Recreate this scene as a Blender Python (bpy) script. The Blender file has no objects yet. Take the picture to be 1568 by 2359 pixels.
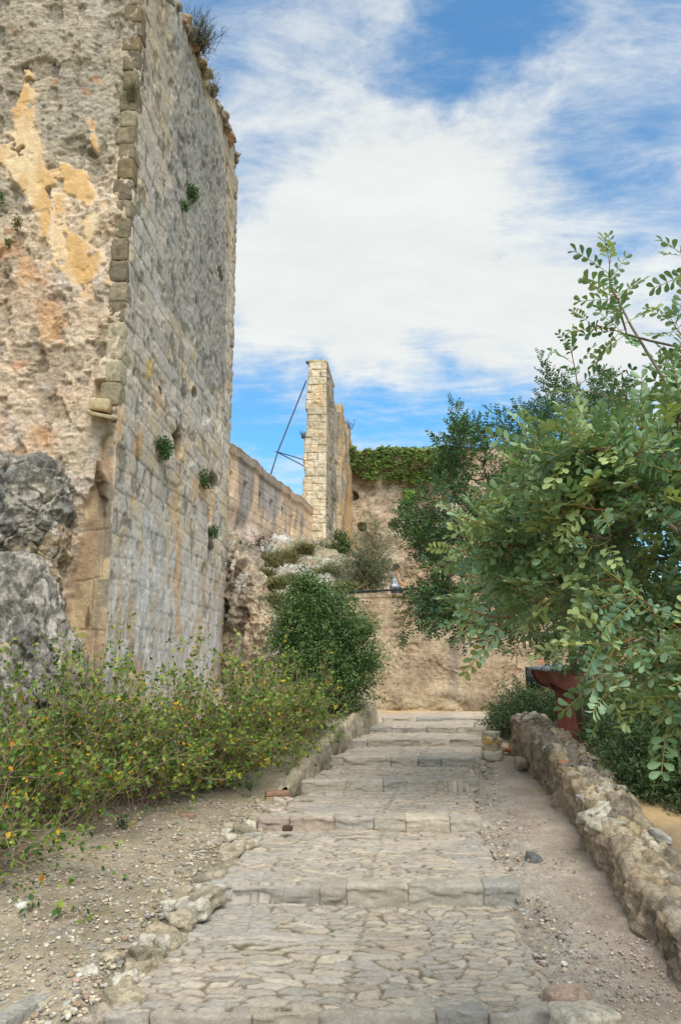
import bpy, bmesh, math, random
import numpy as np
from mathutils import Vector, Matrix, Euler
random.seed(7); RS = np.random.RandomState(11)
SC = bpy.context.scene; COL = SC.collection
# ------------------------------------------------------------------ camera frame
F, CX, CY = 1807.0, 784.0, 1179.5
PITCH = math.atan(0.2); CP, SP = math.cos(PITCH), math.sin(PITCH); EYE = 2.0
def ray(x, y):
    u = (x-CX)/F; v = (CY-y)/F; d = CP-v*SP
    return u/d, (SP+v*CP)/d
def P(x, y, Y):
    a, b = ray(x, y); return np.array([a*Y, Y, EYE+b*Y])
def lin(r, g, b):
    o = []
    for c in (r, g, b):
        c = c/255.0; o.append(c/12.92 if c <= .04045 else ((c+.055)/1.055)**2.4)
    return np.array(o)
# ------------------------------------------------------------------ noise
def _h(ix, iy, iz, seed):
    h = (ix.astype(np.int64)*374761393 + iy.astype(np.int64)*668265263 + iz.astype(np.int64)*2147483647 + seed*974711) & 0xffffffff
    h = ((h ^ (h >> 13))*1274126177) & 0xffffffff
    h = ((h ^ (h >> 16))*2246822519) & 0xffffffff
    return ((h ^ (h >> 15)) & 0xffffff)/float(0xffffff)
def vnoise(p, seed=0):
    i = np.floor(p).astype(np.int64); f = p-i; f = f*f*f*(f*(f*6-15)+10)
    x, y, z = i[..., 0], i[..., 1], i[..., 2]; fx, fy, fz = f[..., 0], f[..., 1], f[..., 2]
    def L(a, b, t): return a+(b-a)*t
    c = [[[_h(x+a, y+b, z+d, seed) for d in (0, 1)] for b in (0, 1)] for a in (0, 1)]
    r = L(L(L(c[0][0][0], c[1][0][0], fx), L(c[0][1][0], c[1][1][0], fx), fy),
          L(L(c[0][0][1], c[1][0][1], fx), L(c[0][1][1], c[1][1][1], fx), fy), fz)
    return r*2-1
def fbm(p, scale=1.0, octv=5, seed=0, gain=.5, aniso=None):
    q = np.asarray(p, float)*scale
    if aniso is not None: q = q*np.array(aniso)
    a, s, t = 1.0, 0.0, 0.0
    for o in range(octv):
        s = s+a*vnoise(q+o*17.3, seed+o*31); t += a; a *= gain; q = q*2.03
    return s/t*1.6
def ridged(p, scale, octv=4, seed=0, aniso=None):
    q = np.asarray(p, float)*scale
    if aniso is not None: q = q*np.array(aniso)
    a, s, t = 1.0, 0.0, 0.0
    for o in range(octv):
        s = s+a*(1-np.abs(vnoise(q+o*9.1, seed+o*13))*2); t += a; a *= .5; q = q*2.1
    return s/t
def voro(u, v, seed=0, jit=.85):
    iu = np.floor(u).astype(np.int64); iv = np.floor(v).astype(np.int64); z = np.zeros_like(iu)
    f1 = np.full(u.shape, 9.0); f2 = np.full(u.shape, 9.0); idd = np.zeros(u.shape)
    for a in (-1, 0, 1):
        for b in (-1, 0, 1):
            cu, cv = iu+a, iv+b
            pu = cu+.5+(_h(cu, cv, z, seed)-.5)*jit; pv = cv+.5+(_h(cu, cv, z, seed+5)-.5)*jit
            d = np.sqrt((pu-u)**2+(pv-v)**2); hid = _h(cu, cv, z, seed+9)
            m = d < f1
            f2 = np.where(m, f1, np.minimum(f2, d)); idd = np.where(m, hid, idd); f1 = np.where(m, d, f1)
    return f1, f2, idd
def bricks(u, v, ch, bw, seed=0, var=.35):
    """irregular courses: returns distance to the nearest joint (m), block id, row id"""
    r = v/ch; row = np.floor(r); z = np.zeros_like(row)
    jig = (_h(row, z, z, seed)-.5)*.25; 
    fr = r-row
    off = _h(row, z, z, seed+3)*bw; w = bw*(1+(_h(row, z, z, seed+4)-.5)*.5)
    c = (u+off)/w; col = np.floor(c); fc = c-col
    lo = (_h(row, col, z, seed+6)-.5)*var; hi = (_h(row, col+1, z, seed+6)-.5)*var
    # moved joints
    d1 = (fc-lo)*w; d2 = (1+hi-fc)*w
    colr = np.where(d1 < 0, col-1, np.where(d2 < 0, col+1, col))
    du = np.minimum(np.abs(d1), np.abs(d2)); dv = np.minimum(fr, 1-fr)*ch
    return np.minimum(du, dv), _h(row, colr, z, seed+7), row
def sstep(a, b, x):
    t = np.clip((x-a)/(b-a), 0, 1); return t*t*(3-2*t)
def polydist(u, v, poly):
    """signed distance, positive inside"""
    poly = np.asarray(poly, float); n = len(poly)
    best = np.full(u.shape, 1e9); ins = np.zeros(u.shape, bool)
    for i in range(n):
        a, b = poly[i], poly[(i+1) % n]; e = b-a
        t = np.clip(((u-a[0])*e[0]+(v-a[1])*e[1])/(e@e+1e-12), 0, 1)
        best = np.minimum(best, np.hypot(u-a[0]-t*e[0], v-a[1]-t*e[1]))
        c = ((a[1] > v) != (b[1] > v)); 
        with np.errstate(divide='ignore', invalid='ignore'):
            xx = a[0]+(v-a[1])*e[0]/(e[1] if e[1] != 0 else 1e-9)
        ins ^= (c & (u < xx))
    return np.where(ins, best, -best)
def mix(a, b, t):
    t = np.asarray(t)[..., None]; return a*(1-t)+b*t
def full(shape, c): return np.ones(shape+(3,))*c
# ------------------------------------------------------------------ materials
class NT:
    def __init__(s, tree): s.t = tree
    def n(s, typ, ins=None, **kw):
        nd = s.t.nodes.new(typ)
        for k, v in kw.items(): setattr(nd, k, v)
        for k, v in (ins or {}).items():
            if hasattr(v, 'is_linked') or hasattr(v, 'links'): s.t.links.new(v, nd.inputs[k])
            else: nd.inputs[k].default_value = v
        return nd
    def math(s, op, a, b=None, clamp=False):
        nd = s.t.nodes.new('ShaderNodeMath'); nd.operation = op; nd.use_clamp = clamp
        for i, v in enumerate((a, b)):
            if v is None: continue
            if hasattr(v, 'links'): s.t.links.new(v, nd.inputs[i])
            else: nd.inputs[i].default_value = v
        return nd.outputs[0]
MATS = {}
def mat_attr(name, rough=.9, mot=(6., .18), fine=(60., .14), bumps=((25., .6, .02), (90., .5, .006)), spec=.25, stretch=(1, 1, 1), leaf=False, pits=None, gain=1.0):
    """colour comes from the surface's own mottling (point colours) with finer grain added in the shader"""
    if name in MATS: return MATS[name]
    m = bpy.data.materials.new(name); m.use_nodes = True; t = NT(m.node_tree); m.node_tree.nodes.clear()
    out = t.n('ShaderNodeOutputMaterial'); bs = t.n('ShaderNodeBsdfPrincipled', {'Roughness': rough, 'Specular IOR Level': spec})
    at = t.n('ShaderNodeAttribute', attribute_name='Col')
    tc = t.n('ShaderNodeTexCoord'); mp = t.n('ShaderNodeMapping', {'Vector': tc.outputs['Object'], 'Scale': stretch})
    col = at.outputs['Color']
    for sc, am in (mot, fine):
        if am <= 0: continue
        nz = t.n('ShaderNodeTexNoise', {'Vector': mp.outputs[0], 'Scale': sc, 'Detail': 6.0, 'Roughness': .65})
        mr = t.n('ShaderNodeMapRange', {'Value': nz.outputs[0], 'From Min': .28, 'From Max': .72, 'To Min': 1-am, 'To Max': 1+am})
        vm = t.n('ShaderNodeVectorMath', operation='SCALE'); m.node_tree.links.new(col, vm.inputs[0]); m.node_tree.links.new(mr.outputs[0], vm.inputs['Scale'])
        col = vm.outputs[0]
    pit = None
    if pits:
        dn_ = t.n('ShaderNodeTexNoise', {'Vector': mp.outputs[0], 'Scale': pits[0]*.7, 'Detail': 4.0, 'Roughness': .7}); mixv = t.n('ShaderNodeMix', data_type='VECTOR'); mixv.inputs[0].default_value = .12
        m.node_tree.links.new(mp.outputs[0], mixv.inputs[4]); m.node_tree.links.new(dn_.outputs[1], mixv.inputs[5])
        vo = t.n('ShaderNodeTexNoise', {'Vector': mixv.outputs[1], 'Scale': pits[0], 'Detail': 7.0, 'Roughness': .72})
        pit = t.n('ShaderNodeMapRange', {'Value': vo.outputs[0], 'From Min': .36, 'From Max': .50, 'To Min': 1-pits[1], 'To Max': 1.0})
        al = t.math('MULTIPLY', t.math('SUBTRACT', 1.0, pit.outputs[0]), at.outputs['Alpha']); pv = t.math('SUBTRACT', 1.0, al)
        vm = t.n('ShaderNodeVectorMath', operation='SCALE'); m.node_tree.links.new(col, vm.inputs[0]); m.node_tree.links.new(pv, vm.inputs['Scale']); col = vm.outputs[0]
    if gain != 1.0:
        vm = t.n('ShaderNodeVectorMath', operation='SCALE'); m.node_tree.links.new(col, vm.inputs[0]); vm.inputs['Scale'].default_value = gain; col = vm.outputs[0]
    m.node_tree.links.new(col, bs.inputs['Base Color'])
    nrm = None
    if pit is not None:
        b = t.n('ShaderNodeBump', {'Strength': .8, 'Distance': pits[2], 'Height': pv}); nrm = b.outputs[0]
    for sc, st, dist in bumps:
        nz = t.n('ShaderNodeTexNoise', {'Vector': mp.outputs[0], 'Scale': sc, 'Detail': 5.0, 'Roughness': .6})
        b = t.n('ShaderNodeBump', {'Strength': st, 'Distance': dist, 'Height': nz.outputs[0]})
        if nrm is not None: m.node_tree.links.new(nrm, b.inputs['Normal'])
        nrm = b.outputs[0]
    if nrm is not None: m.node_tree.links.new(nrm, bs.inputs['Normal'])
    m.node_tree.links.new(bs.outputs[0], out.inputs[0])
    if leaf:
        tr = t.n('ShaderNodeBsdfTranslucent'); 
        vm = t.n('ShaderNodeVectorMath', {1: (1.15, 1.25, .55)}, operation='MULTIPLY'); m.node_tree.links.new(col, vm.inputs[0])
        m.node_tree.links.new(vm.outputs[0], tr.inputs[0])
        mx = t.n('ShaderNodeMixShader', {0: leaf}); m.node_tree.links.new(bs.outputs[0], mx.inputs[1]); m.node_tree.links.new(tr.outputs[0], mx.inputs[2])
        m.node_tree.links.new(mx.outputs[0], out.inputs[0])
    MATS[name] = m; return m
STONE = mat_attr('weathered_stone', gain=1.1, pits=(26., .24, .012), fine=(75., .2))
ROUGH = mat_attr('rough_rubble', bumps=((14., .7, .025), (60., .8, .012)), mot=(8., .16), fine=(80., .24), pits=(17., .26, .022), gain=1.02)
PLAST = mat_attr('lime_render', bumps=((30., .3, .006), (120., .3, .002)), mot=(5., .1), fine=(50., .07))
ROCK = mat_attr('natural_rock', bumps=((9., .9, .06), (45., .9, .02)), mot=(7., .3), fine=(60., .34), stretch=(1, 1, .6), pits=(11., .34, .04), gain=1.12)
GRAV = mat_attr('gravel_soil', gain=.92, bumps=((60., .9, .012), (160., .8, .006)), mot=(12., .16), fine=(95., .3))
DIRT = mat_attr('beaten_dirt', bumps=((35., .6, .010), (140., .8, .006)), mot=(9., .14), fine=(85., .30), pits=(48., .22, .006))
COBB = mat_attr('worn_paving_stone', rough=.85, bumps=((30., .6, .008), (110., .6, .004)), mot=(14., .13), fine=(100., .18), spec=.25, pits=(34., .2, .006), gain=1.03)
LEAF = mat_attr('glossy_leaf', rough=.52, mot=(18., .16), fine=(2., 0), bumps=(), spec=.4, leaf=.2)
LEAFM = mat_attr('matt_leaf', rough=.6, mot=(14., .12), fine=(2., 0), bumps=(), spec=.3, leaf=.25)
BARK = mat_attr('grey_bark', rough=.9, bumps=((80., .6, .004),), mot=(20., .2), fine=(120., .15))
METAL = mat_attr('dark_painted_metal', rough=.45, bumps=(), mot=(9., .06), fine=(2., 0), spec=.5)
CLOTH = mat_attr('skin_and_cloth', rough=.7, bumps=(), mot=(3., .04), fine=(2., 0), spec=.3)
# ------------------------------------------------------------------ mesh helpers
def link(name, me, mat, parent=None):
    o = bpy.data.objects.new(name, me); COL.objects.link(o)
    if mat: me.materials.append(mat)
    if parent is not None: o.parent = parent
    return o
def raw_mesh(name, V, faces_list, colors=None, smooth=True):
    """faces_list: list of int arrays (m,k)"""
    me = bpy.data.meshes.new(name); V = np.asarray(V, np.float32)
    fl = [np.asarray(f, np.int32) for f in faces_list if len(f)]
    nl = sum(f.size for f in fl); nf = sum(len(f) for f in fl)
    me.vertices.add(len(V)); me.vertices.foreach_set('co', V.ravel())
    me.loops.add(nl); me.loops.foreach_set('vertex_index', np.concatenate([f.ravel() for f in fl]))
    me.polygons.add(nf)
    tot = np.concatenate([np.full(len(f), f.shape[1], np.int32) for f in fl]); st = np.concatenate([[0], np.cumsum(tot)[:-1]]).astype(np.int32)
    me.polygons.foreach_set('loop_start', st); me.polygons.foreach_set('loop_total', tot)
    me.polygons.foreach_set('use_smooth', np.full(nf, smooth, bool))
    me.update(calc_edges=True); me.validate()
    if colors is not None:
        ca = me.color_attributes.new('Col', 'FLOAT_COLOR', 'POINT')
        c4 = np.ones((len(V), 4), np.float32); c4[:, :colors.shape[-1]] = np.clip(colors, .004, .95); ca.data.foreach_set('color', c4.ravel())
    return me
def grid_faces(nv, nu, base=0):
    i = np.arange(nv-1)[:, None]*nu+np.arange(nu-1)[None, :]; i = i.ravel()+base
    return np.stack([i, i+1, i+nu+1, i+nu], 1)
def grid_obj(name, Pg, Cg, mat, parent=None, smooth=True, flip=False):
    nv, nu = Pg.shape[:2]; f = grid_faces(nv, nu)
    if flip: f = f[:, ::-1]
    return link(name, raw_mesh(name, Pg.reshape(-1, 3), [f], Cg.reshape(-1, Cg.shape[-1]), smooth), mat, parent)
def normals(Pg):
    du = np.gradient(Pg, axis=1); dv = np.gradient(Pg, axis=0); n = np.cross(du, dv)
    return n/(np.linalg.norm(n, axis=-1, keepdims=True)+1e-12)
class MB:
    def __init__(s): s.V = []; s.F = []; s.C = []; s.n = 0
    def add(s, V, faces, C):
        V = np.asarray(V, float); s.V.append(V)
        C = np.asarray(C, float); s.C.append(np.broadcast_to(C, V.shape).copy() if C.ndim == 1 else C)
        for f in faces:
            if len(f): s.F.append(np.asarray(f)+s.n)
        s.n += len(V)
    def tube(s, pts, rad, col, n=5, cap=True):
        pts = np.asarray(pts, float); k = len(pts); rad = np.broadcast_to(rad, (k,))
        tg = np.gradient(pts, axis=0); tg /= np.linalg.norm(tg, axis=1, keepdims=True)+1e-9
        ref = np.array([0, 0, 1.]) if abs(tg[0][2]) < .9 else np.array([1., 0, 0])
        a = np.cross(tg, ref); a /= np.linalg.norm(a, axis=1, keepdims=True)+1e-9; b = np.cross(tg, a)
        th = np.arange(n)*2*np.pi/n
        V = pts[:, None]+rad[:, None, None]*(a[:, None]*np.cos(th)[None, :, None]+b[:, None]*np.sin(th)[None, :, None])
        i = np.arange(k-1)[:, None]*n; j = np.arange(n)[None]; j2 = (j+1) % n
        f = np.stack([i+j, i+j2, i+n+j2, i+n+j], -1).reshape(-1, 4)
        fs = [f]
        if cap: fs += [np.arange(n)[None, ::-1], (np.arange(n)+(k-1)*n)[None]]
        s.add(V.reshape(-1, 3), fs, col)
    def box(s, c, size, col, R=None):
        h = np.array(size)/2.; V = np.array([[x, y, z] for x in (-1, 1) for y in (-1, 1) for z in (-1, 1)])*h
        if R is not None: V = V@np.asarray(R).T
        s.add(V+np.array(c), [[[0, 1, 3, 2], [4, 6, 7, 5], [0, 4, 5, 1], [2, 3, 7, 6], [0, 2, 6, 4], [1, 5, 7, 3]]], col)
    def inst(s, TV, TF, M, L, C):
        """template TV (n,3), TF list of faces arrays, M (N,3,3) columns = axes, L (N,3), C (N,3)"""
        N = len(L)
        if N == 0: return
        V = np.einsum('nij,kj->nki', M, TV)+L[:, None]
        n = len(TV); fs = [(f[None]+(np.arange(N)*n)[:, None, None]).reshape(-1, f.shape[1]) for f in map(np.asarray, TF)]
        s.add(V.reshape(-1, 3), fs, np.repeat(C, n, 0))
    def build(s, name, mat, parent=None, smooth=True):
        byk = {}
        for f in s.F: byk.setdefault(f.shape[1], []).append(f)
        me = raw_mesh(name, np.concatenate(s.V), [np.concatenate(v) for v in byk.values()], np.concatenate(s.C), smooth)
        return link(name, me, mat, parent)
def tag(o, label=None, cat=None, group=None, kind=None):
    if label: o['label'] = label
    if cat: o['category'] = cat
    if group: o['group'] = group
    if kind: o['kind'] = kind
    return o
def empty(name, loc, label, cat, group=None):
    o = bpy.data.objects.new(name, None); COL.objects.link(o); o.location = tuple(loc); o.empty_display_size = .2
    o['_l'] = 1; del o['_l']
    return tag(o, label, cat, group)
def keep(child, parent):
    """parent without moving the world-space mesh"""
    child.parent = parent; child.matrix_parent_inverse = Matrix.Translation(parent.location).inverted(); return child
def lumpy(size, seed, res=10, amp=.12, boxy=4., fs=2.2):
    """rounded irregular block: points of a superellipsoid pushed by noise, as (V, faces)"""
    n = res; g = np.linspace(-1, 1, n+1); V = []; Fc = []; base = 0
    for ax in range(3):
        for sg in (-1, 1):
            a, b = np.meshgrid(g, g, indexing='ij'); p = np.zeros(a.shape+(3,)); p[..., ax] = sg
            p[..., (ax+1) % 3] = a; p[..., (ax+2) % 3] = b
            V.append(p.reshape(-1, 3)); f = grid_faces(n+1, n+1, base); Fc.append(f if sg > 0 else f[:, ::-1]); base += (n+1)**2
    V = np.concatenate(V); k = np.linalg.norm(V, ord=boxy, axis=1, keepdims=True)
    V = V/k*1.0
    N = V/np.linalg.norm(V, axis=1, keepdims=True)
    V = V+N*amp*fbm(V, fs*.5, 5, seed)[:, None]
    return V*np.array(size)/2., [np.concatenate(Fc)]
def rot(rx=0, ry=0, rz=0): return np.array(Euler((rx, ry, rz)).to_matrix())
# ------------------------------------------------------------------ camera, sky, sun
cam = bpy.data.cameras.new('camera'); co = bpy.data.objects.new('camera', cam); COL.objects.link(co); SC.camera = co
cam.sensor_fit = 'VERTICAL'; cam.sensor_height = 24; cam.sensor_width = 16; cam.lens = 24*F/2359.
co.location = (0, 0, EYE); co.rotation_euler = (math.pi/2+PITCH, 0, 0); cam.clip_end = 3000; cam.clip_start = .05
SUN_EL, SUN_AZ = math.radians(54), math.radians(162)      # azimuth measured from +Y towards +X: behind the camera, a little right
w = bpy.data.worlds.new('World'); SC.world = w; w.use_nodes = True; wt = NT(w.node_tree); w.node_tree.nodes.clear(); WL = w.node_tree.links
wo = wt.n('ShaderNodeOutputWorld'); bg = wt.n('ShaderNodeBackground', {'Strength': .11})
sky = wt.n('ShaderNodeTexSky', sky_type='NISHITA', sun_disc=False, sun_elevation=SUN_EL, sun_rotation=SUN_AZ, air_density=1.0, dust_density=.4, ozone_density=3.0)
tc = wt.n('ShaderNodeTexCoord'); D = tc.outputs['Generated']
sx = wt.n('ShaderNodeSeparateXYZ', {0: D})
zz = wt.math('ADD', wt.math('MAXIMUM', sx.outputs[2], 0.0), .16)
cp = wt.n('ShaderNodeCombineXYZ', {0: wt.math('DIVIDE', sx.outputs[0], zz), 1: wt.math('DIVIDE', sx.outputs[1], zz), 2: 0.0})
def wnoise(scale, rot_z, sc, det=8., ro=.6, dist=.0, off=(0, 0, 0)):
    mp = wt.n('ShaderNodeMapping', {'Vector': cp.outputs[0], 'Rotation': (0, 0, rot_z), 'Scale': sc, 'Location': off})
    return wt.n('ShaderNodeTexNoise', {'Vector': mp.outputs[0], 'Scale': scale, 'Detail': det, 'Roughness': ro, 'Distortion': dist}).outputs[0]
n1 = wnoise(1.5, .9, (.85, 1.5, 1), 9., .64, .2)
n2 = wnoise(4.5, 1.15, (.8, 1.8, 1), 9., .70, .35)
n3 = wnoise(.8, .2, (1, 1, 1), 4., .5, .2, (3, 1, 0))
# openings in the cloud: (direction, angular radius in degrees, depth)
def ddir(x, y):
    a, b = ray(x, y); v = np.array([a, 1, b]); return v/np.linalg.norm(v)
GAPS = [(1050, 105, 4.4, .50), (1160, 80, 4.0, .50), (940, 140, 3.2, .36), (1240, 50, 3.0, .26), (1340, 470, 3.0, .2), (1440, 400, 3.4, .22), (450, 10, 5.0, .30), (620, 20, 5, .22), (585, 385, 3.5, .22), (560, 300, 2.6, .16), (720, 40, 5, .26), (640, 200, 4.5, .16), (800, 120, 3, .14),
        (1390, 330, 5.0, .24), (1500, 290, 4.0, .26), (1480, 530, 4.2, .16), (1230, 480, 3.2, .12), (1545, 30, 3, .10),
        (585, 1000, 4.5, 0.40), (660, 1075, 5.0, 0.47), (560, 1090, 4.2, 0.42), (760, 930, 3.4, 0.28), (850, 940, 3.2, 0.33), (950, 985, 3.6, 0.37), (1060, 945, 3.4, 0.33), (1160, 985, 3.8, 0.39), (880, 1000, 3., 0.35),
        (1290, 1090, 5, 0.42), (1420, 1160, 5.5, 0.42), (1180, 900, 2.4, 0.21), (690, 985, 3, 0.28)]
dn = wt.n('ShaderNodeTexNoise', {'Vector': D, 'Scale': 9.0, 'Detail': 6.0, 'Roughness': .6})
wv = wt.n('ShaderNodeVectorMath', {0: dn.outputs[1], 1: (.5, .5, .5)}, operation='SUBTRACT')
ws = wt.n('ShaderNodeVectorMath', {0: wv.outputs[0]}, operation='SCALE'); ws.inputs['Scale'].default_value = .14
wd = wt.n('ShaderNodeVectorMath', {0: D, 1: ws.outputs[0]}, operation='ADD'); nd_ = wt.n('ShaderNodeVectorMath', {0: wd.outputs[0]}, operation='NORMALIZE')
acc = None
for x, y, r, dp in GAPS:
    d = ddir(x, y); dt = wt.n('ShaderNodeVectorMath', {0: nd_.outputs[0], 1: tuple(d)}, operation='DOT_PRODUCT')
    c0, c1 = math.cos(math.radians(r*1.25)), math.cos(math.radians(r*.1))
    mr = wt.n('ShaderNodeMapRange', {'Value': dt.outputs['Value'], 'From Min': c0, 'From Max': c1, 'To Min': 0.0, 'To Max': dp}, interpolation_type='SMOOTHSTEP')
    acc = mr.outputs[0] if acc is None else wt.math('MAXIMUM', acc, mr.outputs[0])
a1 = wt.math('MULTIPLY', wt.math('SUBTRACT', n1, .5), 1.5); a2 = wt.math('MULTIPLY', wt.math('SUBTRACT', n2, .5), 1.4); a3 = wt.math('MULTIPLY', wt.math('SUBTRACT', n3, .5), .5)
dens = wt.math('SUBTRACT', wt.math('ADD', wt.math('ADD', wt.math('ADD', .62, a1), a2), a3), acc)
# a solid bank of cloud in the middle of the picture's sky
bank = None
for x, y, r, dp in [(800, 610, 7, .5), (1000, 560, 7, .5), (640, 650, 5, .4), (1200, 680, 7, .42), (900, 430, 4, .25), (1400, 740, 5, .35), (1150, 300, 3, .10), (700, 150, 3, .10), (1250, 800, 4, .3)]:
    d = ddir(x, y); dt = wt.n('ShaderNodeVectorMath', {0: nd_.outputs[0], 1: tuple(d)}, operation='DOT_PRODUCT')
    mr = wt.n('ShaderNodeMapRange', {'Value': dt.outputs['Value'], 'From Min': math.cos(math.radians(r*1.3)), 'From Max': math.cos(math.radians(r*.2)), 'To Min': 0.0, 'To Max': dp}, interpolation_type='SMOOTHSTEP')
    bank = mr.outputs[0] if bank is None else wt.math('MAXIMUM', bank, mr.outputs[0])
dens = wt.math('ADD', dens, bank)
dm = wt.n('ShaderNodeMapRange', {'Value': dens, 'From Min': .02, 'From Max': .98, 'To Min': .06, 'To Max': 1.0}, interpolation_type='SMOOTHSTEP')
tint = wt.n('ShaderNodeVectorMath', {0: sky.outputs[0], 1: (.60, 1.38, 1.60)}, operation='MULTIPLY')
shade = wt.n('ShaderNodeMapRange', {'Value': n2, 'From Min': .3, 'From Max': .7, 'To Min': .90, 'To Max': 1.0})
cl = wt.n('ShaderNodeVectorMath', {0: (6.25, 6.45, 6.4)}, operation='SCALE'); WL.new(shade.outputs[0], cl.inputs['Scale'])
mx = wt.n('ShaderNodeMix', data_type='RGBA'); WL.new(dm.outputs[0], mx.inputs[0]); WL.new(tint.outputs[0], mx.inputs[6]); WL.new(cl.outputs[0], mx.inputs[7])
WL.new(mx.outputs[2], bg.inputs[0]); WL.new(bg.outputs[0], wo.inputs[0])
w.cycles.sampling_method = 'MANUAL'; w.cycles.sample_map_resolution = 512
sl = bpy.data.lights.new('sun', 'SUN'); sl.energy = 3.0; sl.angle = math.radians(44); sl.color = (1, .96, .90)
so = bpy.data.objects.new('sun', sl); COL.objects.link(so)
sd = Vector((math.sin(SUN_AZ)*math.cos(SUN_EL), math.cos(SUN_AZ)*math.cos(SUN_EL), math.sin(SUN_EL)))
so.rotation_euler = sd.to_track_quat('Z', 'Y').to_euler(); so.location = (0, -5, 20)
SC.view_settings.view_transform = 'Standard'; SC.view_settings.look = 'None'; SC.view_settings.gamma = 1; SC.view_settings.exposure = 0.38
SC.cycles.max_bounces = 6; SC.cycles.diffuse_bounces = 3; SC.cycles.glossy_bounces = 2; SC.cycles.transmission_bounces = 3
try: SC.cycles.use_denoising = True
except Exception: pass
# ------------------------------------------------------------------ path and ground
STEPS = [(3.2, 2.20, 2.06, -1.6, 1.15), (4.85, 2.02, 1.885, -1.33, 1.21), (6.5, 1.78, 1.64, -1.0, 1.36), (8.3, 1.59, 1.467, -.80, 1.38), (9.75, 1.43, 1.307, -.45, 1.60),
         (11.0, 1.28, 1.17, -.12, 1.79), (12.1, 1.143, 1.037, .16, 2.12), (13.0, 1.014, .914, .44, 2.34), (14.2, .90, .852, .75, 2.75)]
SY = np.array([s[0] for s in STEPS])
XLf = lambda Y: np.interp(Y, SY, [s[3] for s in STEPS]); XRf = lambda Y: np.interp(Y, SY, [s[4] for s in STEPS])
_ty, _tz = [1.0], [-2.30]
for s in STEPS: _ty += [s[0]-.004, s[0]+.004]; _tz += [-s[1], -s[2]]
_ty += [16.2, 30]; _tz += [-.83, -.8]
def tread(Y): return EYE+np.interp(Y, _ty, _tz)
def smoothz(Y): return EYE+np.interp(Y, [1]+[s[0] for s in STEPS]+[16.2, 30], [-2.3]+[-(s[1]+s[2])/2-.015 for s in STEPS]+[-.84, -.8])
def bedz(X, Y):
    z = EYE+np.interp(Y, [1, 4, 6.5, 8.3, 9.3, 10.4, 11.5, 12.3, 13, 16, 20], [-2.2, -2.02, -1.66, -1.50, -1.37, -1.10, -.88, -.76, -.62, -.45, -.3])
    return z+np.clip((XLf(Y)-X-.4), 0, 2.5)*.05+fbm(np.stack([X, Y, 0*X], -1), 1.1, 3, 5)*.035
def rightz(X, Y):
    return EYE+np.interp(Y, [2, 5, 7, 9, 11, 14, 18], [-1.6, -1.45, -1.27, -1.08, -.98, -.86, -.8])+fbm(np.stack([X, Y, 0*X], -1), .8, 3, 15)*.05
def build_path():
    ys = [3.0]
    while ys[-1] < 14.35: ys.append(ys[-1]+(.0125 if ys[-1] < 8.5 else .018))
    ys = np.array(sorted(ys+[s[0]-.005 for s in STEPS]+[s[0]+.005 for s in STEPS]))
    nu = 210; t = np.linspace(-.04, 1.04, nu); Y = ys[:, None]+0*t[None]; xl, xr = XLf(Y), XRf(Y); X = xl+(xr-xl)*t[None]
    pz = np.stack([X, Y, 0*X], -1)
    wx = fbm(pz, 2.2, 3, 21)*.10; wy = fbm(pz, 2.6, 3, 22)*.05
    rowid = np.floor(Y/.5)
    f1, f2, idd = voro((X+wx)/.235+fbm(pz, .9, 2, 3), (Y+wy)/.088, 31, .98)
    g1, g2, id2 = voro((X+wx)/.145, (Y+wy)/.062, 37, .95)
    sm = sstep(.1, .35, fbm(pz, 1.1, 3, 44)); e = np.where(sm > .5, (g2-g1)*.8, f2-f1); ids = np.where(sm > .5, id2, idd)
    seamx = .02+(Y-5)*.125; seam = .45-.45*sstep(.008, .03, np.abs(X-seamx-fbm(pz, 3, 2, 6)*.03))
    e = e+fbm(pz, 18, 3, 92)*.035; st = sstep(.03, .13, e)*(1-.8*seam)
    # cement patches where the stones are bedded over
    cem = np.clip(sstep(.02, .3, polydist(X, Y, [(.8, 6.3), (1.18, 6.3), (1.12, 5.7), (1.1, 5.1), (.88, 5.3), (.85, 5.9), (.5, 6.1)])+fbm(pz, 5, 3, 9)*.10+.05)+
                  sstep(.0, .25, polydist(X, Y, [(-.9, 6.4), (.2, 6.4), (.1, 6.1), (-.4, 6.15), (-.8, 6.2)])+fbm(pz, 5, 3, 10)*.10)
                  +sstep(.62, .8, fbm(pz, .7, 4, 70))*.8, 0, 1)*.85
    z = tread(Y)+st*.012*(1-cem*.75)+(ids-.5)*.010*(1-cem)+fbm(pz, 1.3, 3, 8)*.018+fbm(pz, 22, 3, 4)*.003+ridged(pz, 9, 3, 12)*.002
    ed = np.minimum((X-xl), (xr-X)); rag = fbm(pz, 5, 3, 91)*.06
    z = z-.11*(1-sstep(-.06, .07, ed+rag))
    pal = np.array([lin(176, 165, 148), lin(166, 158, 145), lin(183, 171, 150), lin(169, 157, 139), lin(178, 163, 143), lin(159, 151, 138), lin(174, 164, 149)])
    sc = pal[(ids*6.99).astype(int)]*(.86+.26*((ids*37) % 1))[..., None]
    mortar = full(X.shape, lin(118, 105, 84)); moss = sstep(.25, .6, fbm(pz, 1.7, 4, 77)); mortar = mix(mortar, full(X.shape, lin(98, 94, 60)), moss*.5)
    c = mix(mortar, sc, sstep(.03, .12, e)*(1-.7*seam)); c = mix(c, full(X.shape, lin(160, 155, 146)), cem*.75)
    c = mix(c, full(X.shape, lin(178, 168, 150)), sstep(.1, .7, fbm(pz, 3.1, 4, 66))*.25)
    dusty = sstep(9, 14, Y+fbm(pz, 1, 3, 2)); c = mix(c, full(X.shape, lin(184, 170, 152)), dusty*.35)
    o = grid_obj('paved_path', np.stack([X, Y, z], -1), c, COBB); tag(o, kind='structure')
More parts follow.
